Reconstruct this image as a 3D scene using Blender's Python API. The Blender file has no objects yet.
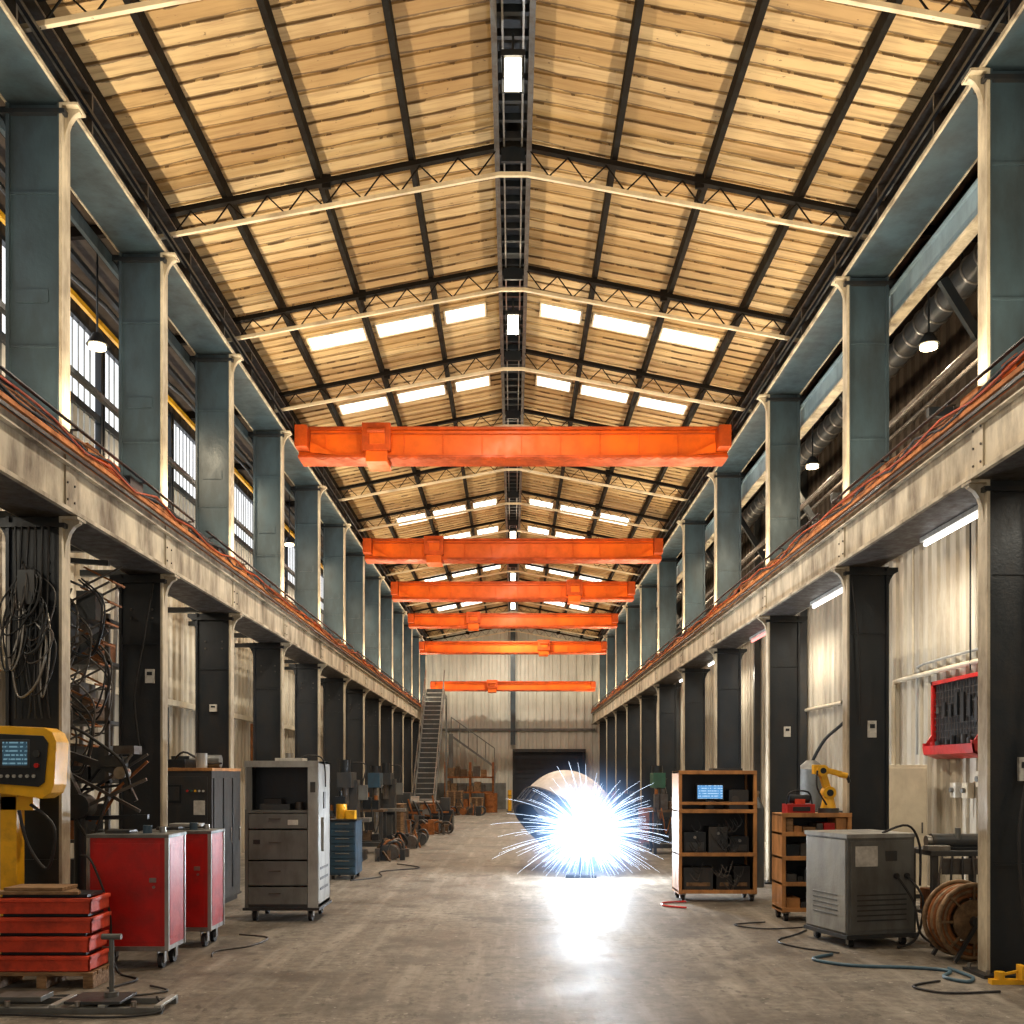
import bpy, math, random, bmesh
from mathutils import Matrix, Vector, Euler
R = random.Random(7)
scn = bpy.context.scene
pi = math.pi

# ------------------------------------------------------------ materials
def nt(name):
    m = bpy.data.materials.new(name); m.use_nodes = True
    n = m.node_tree; n.nodes.clear()
    o = n.nodes.new('ShaderNodeOutputMaterial')
    return m, n, o
def ramp(n, src, stops):
    r = n.nodes.new('ShaderNodeValToRGB')
    cr = r.color_ramp
    while len(cr.elements) < len(stops): cr.elements.new(0.5)
    for e, (p, c) in zip(cr.elements, stops):
        e.position = p; e.color = (c, c, c, 1) if not hasattr(c, '__len__') else (*c, 1)
    n.links.new(src, r.inputs[0]); return r.outputs[0]
def coords(n, scale=(1, 1, 1)):
    t = n.nodes.new('ShaderNodeTexCoord'); mp = n.nodes.new('ShaderNodeMapping')
    mp.inputs['Scale'].default_value = scale
    n.links.new(t.outputs['Object'], mp.inputs[0]); return mp.outputs[0]
def noise(n, vec, scale, detail=6, rough=0.6):
    t = n.nodes.new('ShaderNodeTexNoise'); t.inputs['Scale'].default_value = scale
    t.inputs['Detail'].default_value = detail; t.inputs['Roughness'].default_value = rough
    n.links.new(vec, t.inputs['Vector']); return t.outputs['Fac']
def mix(n, fac, a, b, mode='MIX'):
    x = n.nodes.new('ShaderNodeMix'); x.data_type = 'RGBA'; x.blend_type = mode
    for i, v in ((0, fac), (6, a), (7, b)):
        if hasattr(v, 'is_linked'): n.links.new(v, x.inputs[i])
        elif i == 0: x.inputs[0].default_value = v
        else: x.inputs[i].default_value = (*v, 1)
    return x.outputs[2]
def paint(name, col, rough=0.5, metal=0.0, dirt=0.5, dcol=(0.05, 0.035, 0.025), scale=4, stretch=(1, 1, .35), bump=0.1, thr=.5, spec=.5):
    m, n, o = nt(name)
    b = n.nodes.new('ShaderNodeBsdfPrincipled')
    v = coords(n, stretch)
    n1 = noise(n, v, scale, 6, .65)
    f = ramp(n, n1, [(thr - .05, 0.0), (thr + .25, dirt)])
    n2 = noise(n, coords(n), scale * .4, 3)
    c0 = ramp(n, n2, [(.3, tuple(x * .72 for x in col)), (.7, tuple(min(1, x * 1.18) for x in col))])
    c = mix(n, f, c0, dcol)
    n.links.new(c, b.inputs['Base Color'])
    rr = ramp(n, n1, [(.35, rough * .8), (.7, min(1, rough * 1.4))])
    n.links.new(rr, b.inputs['Roughness'])
    b.inputs['Metallic'].default_value = metal
    b.inputs['Specular IOR Level'].default_value = spec
    if bump:
        bp = n.nodes.new('ShaderNodeBump'); bp.inputs['Strength'].default_value = bump
        bp.inputs['Distance'].default_value = .02
        n.links.new(noise(n, coords(n), scale * 8, 3), bp.inputs['Height']); n.links.new(bp.outputs[0], b.inputs['Normal'])
    n.links.new(b.outputs[0], o.inputs[0]); return m
def emis(name, col, s):
    m, n, o = nt(name); e = n.nodes.new('ShaderNodeEmission')
    e.inputs[0].default_value = (*col, 1); e.inputs[1].default_value = s
    n.links.new(e.outputs[0], o.inputs[0]); return m

cream = paint('cream_paint', (.58, .51, .38), .5, 0, .9, (.08, .048, .026), 3, thr=.45)
navy = paint('blue_grey_steel_paint', (.046, .074, .095), .36, .1, .7, (.016, .016, .017), 3, thr=.45)
blue = paint('light_blue_steel_paint', (.19, .27, .33), .4, .1, .5, (.05, .05, .05), 3, thr=.5)
black = paint('dark_steel_paint', (.015, .020, .026), .38, .2, .5, (.045, .03, .02), 4, thr=.5)
truss_dark = paint('truss_dark', (.008, .0065, .005), .8, 0, .3, (.03, .015, .008), thr=.5, spec=.15)
truss_cream = paint('truss_cream', (.80, .68, .48), .5, 0, .6, (.18, .10, .06), 3, thr=.53)
orange = paint('crane_orange', (.86, .135, .006), .45, 0, .5, (.30, .040, .004), 2, (1, 1, 1), thr=.48, spec=.3)
orange_d = paint('crane_orange_flange', (.60, .080, .006), .5, 0, .65, (.13, .02, .004), 3, (1, 1, 1), thr=.43, spec=.3)
rust = paint('rusty_rail', (.30, .10, .022), .75, .1, .8, (.03, .02, .015), 6, (1, 1, 1), .3)
rust_o = paint('orange_rust_edge', (.62, .20, .035), .7, 0, .75, (.08, .03, .015), 5, (1, 1, 1), .3, thr=.45)
red = paint('red_enamel', (.50, .014, .012), .35, 0, .6, (.09, .015, .012), 5, (1, 1, 1), thr=.52)
redtray = paint('orange_red_tray', (.74, .065, .022), .5, 0, .6, (.12, .02, .012), 6, (1, 1, 1), thr=.50)
grey = paint('grey_enamel', (.15, .155, .15), .4, .2, .6, (.05, .04, .03), 5, thr=.5)
lgrey = paint('light_grey_enamel', (.36, .37, .36), .35, .2, .6, (.12, .10, .08), 5, thr=.5)
dgrey = paint('dark_grey_enamel', (.045, .05, .055), .4, .3, .5, (.10, .07, .045), 6, thr=.5)
steel = paint('bare_steel', (.34, .33, .31), .35, .85, .6, (.12, .075, .045), 6, (1, 1, 1), thr=.48)
dsteel = paint('dull_dark_steel', (.10, .095, .09), .5, .5, .7, (.07, .04, .025), 8, (1, 1, 1), thr=.45)
rubber = paint('black_rubber', (.014, .014, .016), .6, 0, .3, (.06, .05, .045), 9, (1, 1, 1))
wood = paint('pallet_wood', (.34, .20, .095), .75, 0, .8, (.08, .04, .02), 5, (1, 6, 6), .25, thr=.42)
dwood = paint('dark_dirty_wood', (.13, .075, .04), .8, 0, .8, (.04, .025, .015), 5, (1, 6, 6), .25, thr=.42)
ocher = paint('orange_shelf_paint', (.50, .225, .07), .5, 0, .7, (.08, .04, .018), 5, thr=.48)
yellow = paint('safety_yellow', (.84, .44, .015), .38, 0, .6, (.14, .07, .01), 5, (1, 1, 1), thr=.54)
beige = paint('beige_enamel', (.62, .55, .42), .45, 0, .4, (.22, .15, .09), 4, thr=.54)
white = paint('white_label', (.62, .61, .57), .5, 0, .4, (.2, .18, .15), 20, (1, 1, 1))
hosem = paint('blue_hose', (.06, .13, .19), .4, 0, .3)
brass = paint('brown_cable_coil', (.26, .16, .08), .5, .2, .8, (.04, .025, .015), 12, (1, 1, 1), thr=.46)
bluebox = paint('blue_drawer', (.025, .07, .12), .4, 0, .5, scale=6)
green = paint('green_cylinder_paint', (.03, .12, .08), .4, 0, .4)
plate = paint('ribbed_vessel_steel', (.055, .065, .095), .4, .6, .5, (.02, .02, .025), 6, (1, 1, 1))
drumtop = paint('vessel_dome_steel', (.56, .50, .45), .5, .1, .55, (.24, .19, .15), 4, (1, 1, 1), thr=.5)
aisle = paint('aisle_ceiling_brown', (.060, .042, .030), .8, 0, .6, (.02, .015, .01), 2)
skyl = emis('skylight_panel', (1.0, .97, .86), 3.0)
winm = emis('window_daylight', (.95, .97, 1.0), 1.6)
lampm = emis('lamp_glow', (1.0, .86, .62), 16)
lampw = emis('pendant_glow', (1.0, .78, .45), 12)
tubem = emis('tube_white', (1.0, .97, .9), 5)
tuber = emis('tube_red', (1.0, .25, .22), 3)

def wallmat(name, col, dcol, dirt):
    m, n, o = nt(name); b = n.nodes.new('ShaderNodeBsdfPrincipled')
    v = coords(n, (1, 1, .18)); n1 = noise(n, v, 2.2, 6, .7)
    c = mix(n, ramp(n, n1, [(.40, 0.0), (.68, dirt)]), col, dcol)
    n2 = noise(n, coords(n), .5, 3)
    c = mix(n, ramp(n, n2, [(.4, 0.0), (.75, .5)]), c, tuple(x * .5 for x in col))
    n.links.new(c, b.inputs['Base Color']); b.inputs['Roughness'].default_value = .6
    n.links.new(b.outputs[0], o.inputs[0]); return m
wallm = wallmat('cream_cladding', (.58, .53, .43), (.18, .13, .085), .75)
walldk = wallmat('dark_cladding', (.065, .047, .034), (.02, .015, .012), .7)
backm = wallmat('pale_cladding', (.62, .62, .56), (.30, .29, .25), .5)

def deckmat():
    m, n, o = nt('roof_deck_boards'); b = n.nodes.new('ShaderNodeBsdfPrincipled')
    t = n.nodes.new('ShaderNodeTexCoord'); s = n.nodes.new('ShaderNodeSeparateXYZ')
    n.links.new(t.outputs['Object'], s.inputs[0])
    def mth(op, a, b_=None):
        q = n.nodes.new('ShaderNodeMath'); q.operation = op
        for i, v in enumerate((a, b_)):
            if v is None: continue
            if hasattr(v, 'is_linked'): n.links.new(v, q.inputs[i])
            else: q.inputs[i].default_value = v
        return q.outputs[0]
    warp = noise(n, coords(n, (.8, .8, .8)), 1.2, 2)
    yy = mth('ADD', mth('DIVIDE', s.outputs['Y'], .24), mth('MULTIPLY', mth('SUBTRACT', warp, .5), .7))
    yid = mth('FLOOR', yy); fr = mth('FRACT', yy)
    xid = mth('FLOOR', mth('DIVIDE', mth('ADD', s.outputs['X'], .05), 1.15))
    cb = n.nodes.new('ShaderNodeCombineXYZ'); n.links.new(yid, cb.inputs[0]); n.links.new(xid, cb.inputs[1])
    wn = n.nodes.new('ShaderNodeTexWhiteNoise'); wn.noise_dimensions = '3D'; n.links.new(cb.outputs[0], wn.inputs[0])
    base = ramp(n, wn.outputs[0], [(0, (.42, .265, .105)), (.4, (.54, .365, .165)), (1, (.68, .505, .27))])
    st = noise(n, coords(n, (.8, 11, 1)), 1.4, 6, .65)
    base = mix(n, ramp(n, st, [(.46, 0.0), (.68, .6)]), base, (.20, .105, .035))
    big = noise(n, coords(n), .45, 4)
    base = mix(n, ramp(n, big, [(.40, 0.0), (.68, .65)]), base, (.27, .150, .052))
    sp = noise(n, coords(n, (4, 5, 1)), 3.0, 3)
    base = mix(n, ramp(n, sp, [(.68, 0.0), (.72, .7)]), base, (.08, .04, .016))
    g = noise(n, coords(n, (1.8, 5, 1)), 1.5, 5)
    wid = ramp(n, g, [(.42, .06), (.64, .20)])
    j = mth('LESS_THAN', fr, wid)
    base = mix(n, mth('MULTIPLY', j, .75), base, (.075, .038, .015))
    n.links.new(base, b.inputs['Base Color']); b.inputs['Roughness'].default_value = .7
    n.links.new(b.outputs[0], o.inputs[0]); return m
deckm = deckmat()

def floormat():
    m, n, o = nt('worn_concrete'); b = n.nodes.new('ShaderNodeBsdfPrincipled')
    a = noise(n, coords(n), .55, 8, .65)
    c = ramp(n, a, [(.3, (.120, .102, .082)), (.5, (.205, .180, .148)), (.72, (.32, .288, .242))])
    f = noise(n, coords(n, (1, 1, 1)), 9, 10, .75)
    c = mix(n, ramp(n, f, [(.40, .7), (.6, 0.0)]), c, (.075, .062, .05))
    s = noise(n, coords(n, (3, .25, 1)), 1.6, 6, .6)
    c = mix(n, ramp(n, s, [(.50, 0.0), (.72, .55)]), c, (.38, .345, .295))
    st = noise(n, coords(n, (.7, .7, 1)), 1.9, 5, .6)
    c = mix(n, ramp(n, st, [(.52, 0.0), (.63, .65)]), c, (.070, .057, .045))
    st2 = noise(n, coords(n, (1.5, .8, 1)), 4.0, 6, .7)
    c = mix(n, ramp(n, st2, [(.58, 0.0), (.62, .6)]), c, (.045, .037, .03))
    st3 = noise(n, coords(n, (1, 1, 1)), 14.0, 3, .6)
    c = mix(n, ramp(n, st3, [(.66, 0.0), (.69, .6)]), c, (.44, .41, .36))
    n.links.new(c, b.inputs['Base Color'])
    n.links.new(ramp(n, a, [(.3, .44), (.7, .72)]), b.inputs['Roughness'])
    b.inputs['Specular IOR Level'].default_value = .38
    bp = n.nodes.new('ShaderNodeBump'); bp.inputs['Strength'].default_value = .3; bp.inputs['Distance'].default_value = .02
    n.links.new(f, bp.inputs['Height']); n.links.new(bp.outputs[0], b.inputs['Normal'])
    n.links.new(b.outputs[0], o.inputs[0]); return m
floorm = floormat()

def screenmat(name, base, line):
    m, n, o = nt(name); e = n.nodes.new('ShaderNodeEmission')
    w = n.nodes.new('ShaderNodeTexWave'); w.bands_direction = 'Z'; w.inputs['Scale'].default_value = 9
    n.links.new(coords(n), w.inputs[0])
    nn = noise(n, coords(n, (1, 1, .2)), 60, 1)
    c = mix(n, ramp(n, w.outputs['Fac'], [(.6, 0.0), (.75, 1.0)]), base, line)
    c = mix(n, ramp(n, nn, [(.45, 0.0), (.5, 1.0)]), base, c)
    n.links.new(c, e.inputs[0]); e.inputs[1].default_value = 1.0
    n.links.new(e.outputs[0], o.inputs[0]); return m
scr_dark = screenmat('pendant_screen', (.03, .06, .08), (.14, .25, .30))
scr_blue = screenmat('monitor_screen', (.12, .35, .7), (.5, .75, 1.0))

# ------------------------------------------------------------ builder
class B:
    def __init__(s):
        s.v = []; s.f = []; s.mi = []; s.sm = []; s.mats = []; s.m = Matrix.Identity(4)
    def mid(s, m):
        if m not in s.mats: s.mats.append(m)
        return s.mats.index(m)
    def add(s, vs, fs, m, smooth=False):
        k = len(s.v); s.v += [tuple(s.m @ Vector(p)) for p in vs]
        i = s.mid(m)
        for f in fs: s.f.append([k + q for q in f]); s.mi.append(i); s.sm.append(smooth)
    def box(s, x0, x1, y0, y1, z0, z1, m):
        vs = [(x, y, z) for z in (z0, z1) for y in (y0, y1) for x in (x0, x1)]
        s.add(vs, [(0, 2, 3, 1), (4, 5, 7, 6), (0, 1, 5, 4), (2, 6, 7, 3), (0, 4, 6, 2), (1, 3, 7, 5)], m)
    def beam(s, p0, p1, w, h, m):
        p0 = Vector(p0); p1 = Vector(p1); d = (p1 - p0)
        d.normalize()
        up = Vector((0, 0, 1)) if abs(d.z) < .95 else Vector((0, 1, 0))
        a = d.cross(up).normalized() * w / 2; c = a.normalized().cross(d) * h / 2
        vs = [tuple(p + sa * a + sc * c) for p in (p0, p1) for sc in (-1, 1) for sa in (-1, 1)]
        s.add(vs, [(0, 2, 3, 1), (4, 5, 7, 6), (0, 1, 5, 4), (2, 6, 7, 3), (0, 4, 6, 2), (1, 3, 7, 5)], m)
    def prism(s, poly, axis, a, b, m):
        n = len(poly)
        def mk(p, t):
            return {'x': (t, p[0], p[1]), 'y': (p[0], t, p[1]), 'z': (p[0], p[1], t)}[axis]
        vs = [mk(p, a) for p in poly] + [mk(p, b) for p in poly]
        fs = [tuple(range(n)), tuple(range(2 * n - 1, n - 1, -1))]
        fs += [(i, n + i, n + (i + 1) % n, (i + 1) % n) for i in range(n)]
        s.add(vs, fs, m)
    def cyl(s, p0, p1, r, m, seg=16, r2=None, cap=True):
        p0 = Vector(p0); p1 = Vector(p1); d = (p1 - p0).normalized()
        up = Vector((0, 0, 1)) if abs(d.z) < .9 else Vector((1, 0, 0))
        a = d.cross(up).normalized(); c = a.cross(d)
        r2 = r if r2 is None else r2
        vs = []
        for p, rr in ((p0, r), (p1, r2)):
            for i in range(seg):
                t = 2 * pi * i / seg; vs.append(tuple(p + a * math.cos(t) * rr + c * math.sin(t) * rr))
        s.add(vs, [(i, (i + 1) % seg, seg + (i + 1) % seg, seg + i) for i in range(seg)], m, True)
        if cap:
            s.add(vs[:seg], [tuple(range(seg))[::-1]], m); s.add(vs[seg:], [tuple(range(seg))], m)
    def lathe(s, c, axis, prof, m, seg=56):
        c = Vector(c); d = Vector(axis).normalized(); up = Vector((0, 0, 1)) if abs(d.z) < .9 else Vector((1, 0, 0))
        a = d.cross(up).normalized(); e = a.cross(d); vs = []
        for (r, t) in prof:
            for i in range(seg):
                u = 2 * pi * i / seg; vs.append(tuple(c + d * t + (a * math.cos(u) + e * math.sin(u)) * r))
        s.add(vs, [(k * seg + i, k * seg + (i + 1) % seg, (k + 1) * seg + (i + 1) % seg, (k + 1) * seg + i) for k in range(len(prof) - 1) for i in range(seg)], m, True)
    def ring(s, c, axis, R0, r, m, seg=28, ts=8):
        c = Vector(c); d = Vector(axis).normalized()
        up = Vector((0, 0, 1)) if abs(d.z) < .9 else Vector((1, 0, 0))
        a = d.cross(up).normalized(); e = a.cross(d)
        vs = []
        for i in range(seg):
            t = 2 * pi * i / seg; q = a * math.cos(t) + e * math.sin(t)
            for j in range(ts):
                u = 2 * pi * j / ts; vs.append(tuple(c + q * (R0 + r * math.cos(u)) + d * r * math.sin(u)))
        s.add(vs, [(i * ts + j, ((i + 1) % seg) * ts + j, ((i + 1) % seg) * ts + (j + 1) % ts, i * ts + (j + 1) % ts) for i in range(seg) for j in range(ts)], m, True)
    def tube(s, pts, r, m, seg=6, sub=5, r1=None):
        P = [Vector(p) for p in pts]
        if sub > 1 and len(P) > 2:
            Q = []
            for i in range(len(P) - 1):
                a = P[max(i - 1, 0)]; b = P[i]; c = P[i + 1]; d = P[min(i + 2, len(P) - 1)]
                for k in range(sub):
                    t = k / sub
                    Q.append(.5 * ((2 * b) + (c - a) * t + (2 * a - 5 * b + 4 * c - d) * t * t + (3 * b - a - 3 * c + d) * t ** 3))
            Q.append(P[-1]); P = Q
        vs = []; n = len(P); prev = None
        for i, p in enumerate(P):
            d = (P[min(i + 1, n - 1)] - P[max(i - 1, 0)]).normalized()
            if prev is None:
                up = Vector((0, 0, 1)) if abs(d.z) < .9 else Vector((1, 0, 0))
                a = d.cross(up).normalized()
            else:
                a = (prev - d * prev.dot(d)).normalized()
            prev = a; c = a.cross(d)
            rr = r if r1 is None else r + (r1 - r) * i / (n - 1)
            for j in range(seg):
                t = 2 * pi * j / seg; vs.append(tuple(p + a * math.cos(t) * rr + c * math.sin(t) * rr))
        fs = [(i * seg + j, (i + 1) * seg + j, (i + 1) * seg + (j + 1) % seg, i * seg + (j + 1) % seg) for i in range(n - 1) for j in range(seg)]
        s.add(vs, fs, m, True)
    def caster(s, x, y, z1, r, fork=None, wheel=None):
        fork = fork or steel; wheel = wheel or rubber
        s.cyl((x - .02, y, r), (x + .02, y, r), r, wheel, 18)
        s.cyl((x - .025, y, r), (x + .025, y, r), r * .4, fork, 12)
        s.box(x - .035, x - .025, y - r * .5, y + r * .5, r * .8, z1, fork)
        s.box(x + .025, x + .035, y - r * .5, y + r * .5, r * .8, z1, fork)
        s.box(x - .045, x + .045, y - .045, y + .045, z1 - .012, z1, fork)
    def mesh(s, name):
        me = bpy.data.meshes.new(name); me.from_pydata(s.v, [], s.f)
        for m in s.mats: me.materials.append(m)
        me.polygons.foreach_set('material_index', s.mi); me.polygons.foreach_set('use_smooth', s.sm)
        me.update(); return me
    def obj(s, name, loc=(0, 0, 0), rot=0, bevel=0, recenter=True):
        if recenter:
            xs = [p[0] for p in s.v]; ys = [p[1] for p in s.v]; zs = [p[2] for p in s.v]
            c = Vector(((min(xs) + max(xs)) / 2, (min(ys) + max(ys)) / 2, min(zs)))
            s.v = [(p[0] - c.x, p[1] - c.y, p[2] - c.z) for p in s.v]
            rm = Matrix.Rotation(rot, 4, 'Z'); loc = Vector(loc) + rm @ c
        me = s.mesh(name); return put(me, name, loc, rot, bevel)
def put(me, name, loc=(0, 0, 0), rot=0, bevel=0):
    o = bpy.data.objects.new(name, me); scn.collection.objects.link(o)
    o.location = loc; o.rotation_euler = (0, 0, rot)
    if bevel:
        b = o.modifiers.new('bevel', 'BEVEL'); b.width = bevel; b.segments = 2; b.limit_method = 'ANGLE'
    return o

# ------------------------------------------------------------ dimensions
Y0, Y1 = -5.0, 50.0
WX = 6.0
def deck(x): return 9.38 - .2 * abs(x)

b = B(); b.box(-WX - .2, WX + .2, Y0, Y1 + .2, -.2, 0, floorm)
b.obj('floor', recenter=False)
for sgn in (-1, 1):
    b = B(); y = Y0; st = .24; vs = []; fs = []
    while y < Y1:
        k = len(vs)
        for (yy, dz) in ((y, -.022), (y + st, 0)):
            for x in (0, 4.45): vs.append((sgn * x, yy, deck(x) + dz))
        fs.append((k, k + 1, k + 3, k + 2)); fs.append((k + 2, k + 3, k + 1 + 4, k + 4))
        y += st
    b.add(vs, [f for f in fs if max(f) < len(vs)], deckm)
    b.add([(0, Y0, deck(0) + .1), (sgn * 4.45, Y0, deck(4.45) + .1), (sgn * 4.45, Y1, deck(4.45) + .1), (0, Y1, deck(0) + .1)], [(0, 1, 2, 3)], deckm)  # unseen outer slab, added above the deck to block light
    b.obj('ceiling', recenter=False)
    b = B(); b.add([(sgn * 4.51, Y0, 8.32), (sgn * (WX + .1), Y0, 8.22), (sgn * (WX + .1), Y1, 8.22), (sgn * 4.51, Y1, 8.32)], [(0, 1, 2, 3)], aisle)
    for yy in range(0, 50, 3):
        b.beam((sgn * 4.52, yy, 8.25), (sgn * 5.95, yy, 8.15), .08, .12, truss_dark)
    b.beam((sgn * 5.1, Y0, 8.2), (sgn * 5.1, Y1, 8.2), .1, .1, truss_dark)
    b.obj('ceiling_aisle', recenter=False)
    b = B()
    b.box(min(sgn * 4.28, sgn * 4.33), max(sgn * 4.28, sgn * 4.33), Y0, Y1, 8.2, 8.51, truss_dark)
    for px in (1.2, 2.3, 3.4):
        b.beam((sgn * px, Y0, deck(px) - .11), (sgn * px, Y1, deck(px) - .11), .065, .16, truss_dark)
    b.beam((sgn * 4.15, Y0, deck(4.15) - .1), (sgn * 4.15, Y1, deck(4.15) - .1), .08, .12, truss_dark)
    b.obj('roof_purlins', recenter=False)
b = B()
for x in (-.19, .19):
    b.beam((x, Y0, 9.17), (x, Y1, 9.17), .06, .2, truss_dark)
    b.beam((x * .55, Y0, 9.1), (x * .55, Y1, 9.1), .02, .02, steel)
    b.box(x - .03, x + .03, Y0, Y1, 9.055, 9.07, dsteel)
yy = Y0
while yy < Y1:
    b.beam((-.19, yy, 9.14), (.19, yy, 9.14), .05, .08, black); yy += .32
b.box(-.2, .2, Y0, Y1, 9.26, 9.3, black)
b.obj('ridge_beam', recenter=False)

for (ys, w, xs) in [(16.0, .46, ((.45, 1.1), (1.3, 2.2), (2.4, 3.3))), (18.9, .48, ((.45, 1.1), (1.3, 2.2), (2.4, 3.3))), (21.9, .5, ((.45, 1.1), (1.3, 2.2), (2.4, 3.2))),
                (27.3, .8, ((.45, 1.1), (1.3, 2.2), (2.4, 3.2))), (30.3, .8, ((.45, 1.1), (1.3, 2.2))), (35.5, 1.0, ((.45, 1.1), (1.3, 2.2), (2.4, 3.2))), (41.5, 1.3, ((.45, 1.1), (1.3, 2.2), (2.4, 3.2)))]:
    b = B()
    for sgn in (-1, 1):
        for a, c in xs:
            P = [(sgn * a, ys), (sgn * c, ys), (sgn * c, ys + w), (sgn * a, ys + w)]
            b.add([(x, y, deck(x) - .035) for x, y in P], [(0, 1, 2, 3)], skyl)
            for i in range(4):
                q, r_ = P[i], P[(i + 1) % 4]
                b.beam((q[0], q[1], deck(q[0]) - .03), (r_[0], r_[1], deck(r_[0]) - .03), .03, .03, truss_cream)
    b.obj('skylight', recenter=False)

b = B()
for sgn in (-1, 1):
    E = 4.25
    b.beam((0, 0, deck(0) - .24), (sgn * E, 0, deck(E) - .24), .08, .06, truss_dark)
    b.beam((sgn * .17, 0, deck(.17) - .56), (sgn * E, 0, deck(E) - .50), .045, .045, truss_cream)
    b.beam((sgn * E, 0, deck(E) - .24), (sgn * E, 0, deck(E) - .5), .08, .06, truss_dark)
    n = 9; dx = (E - .2) / n
    for i in range(n):
        xa = .2 + i * dx; xm = xa + dx / 2; xb = xa + dx
        b.beam((sgn * xa, 0, deck(xa) - .27), (sgn * xm, 0, deck(xm) - .53), .014, .014, truss_dark)
        b.beam((sgn * xm, 0, deck(xm) - .53), (sgn * xb, 0, deck(xb) - .27), .014, .014, truss_dark)
    b.box(min(sgn * 2.15, sgn * 2.25), max(sgn * 2.15, sgn * 2.25), -.02, .02, deck(2.2) - .32, deck(2.2) - .16, truss_dark)
b.beam((-.18, 0, deck(.17) - .56), (.18, 0, deck(.17) - .56), .045, .045, truss_cream)
b.box(-.14, .14, -.02, .02, deck(0) - .45, deck(0) - .2, black)
tme = b.mesh('roof_truss')
ty = [5.7, 8.5, 11.8, 14.6, 17.45, 20.3]
while ty[-1] < 47: ty.append(ty[-1] + 2.9)
for y in ty: put(tme, 'roof_truss', (0, y, 0))

# ------------------------------------------------------------ columns & girders
side = {-1: dict(rb=4.0, rt=4.6, ys=[3.4, 6.2, 8.95, 11.5, 14.25, 17.4, 20.7, 23.8, 26.9, 30.1, 33.3, 36.5, 39.7, 42.9, 46.1]),
        1: dict(rb=4.2, rt=4.82, ys=[1.6, 5.1, 8.52, 12.05, 15.75, 19.8, 23.5, 27.6, 31.4, 35.2, 39.0, 42.8, 46.6])}
def colmesh(rb, rt, top):
    b = B()
    def seg(z0, z1, m, w):
        b.box(.225, .25, -w, w, z0, z1, cream)
        b.box(-.25, -.22, -w, w, z0, z1, m)
        b.box(-.22, .225, -.05, .05, z0, z1, m)
        b.box(.205, .224, -w + .004, w - .004, z0, z1, m)
        for z in (z0 + .9, z1 - .8):
            b.box(-.22, .22, -w + .02, w - .02, z, z + .02, m)
    seg(.03, rb, black, .085); b.box(-.33, .33, -.2, .2, 0, .03, black)
    seg(rt, top, navy, .085)
    for (z, m) in ((rb, cream), (top, cream)):
        poly = [(.25, z - .36), (.26, z - .24), (.29, z - .14), (.33, z - .08), (.38, z - .05), (.38, z), (.25, z)]
        b.prism(poly, 'y', -.03, .03, m)
        b.prism([(-p[0], p[1]) for p in poly][::-1], 'y', -.03, .03, black)
        b.box(.25, .39, -.09, .09, z - .025, z - .001, m)
        b.box(-.30, .28, -.10, .10, z - .10, z - .06, black)
    b.box(-.23, .23, -.12, .12, rt, rt + .05, black)
    b.box(-.16, .12, -.062, -.05, rt + 1.3, rt + 1.42, navy)
    for sx in (-.15, .15):
        for sy in (-.17, .17): b.cyl((sx * 1.9, sy, .03), (sx * 1.9, sy, .07), .015, steel, 6)
    for sx in (-.12, .12):
        for z in (rb - .5, rb - .4, rt + .3, rt + .4): b.cyl((sx, -.065, z), (sx, -.05, z), .014, dsteel, 6)
    return b.mesh('steel_column')
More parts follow.
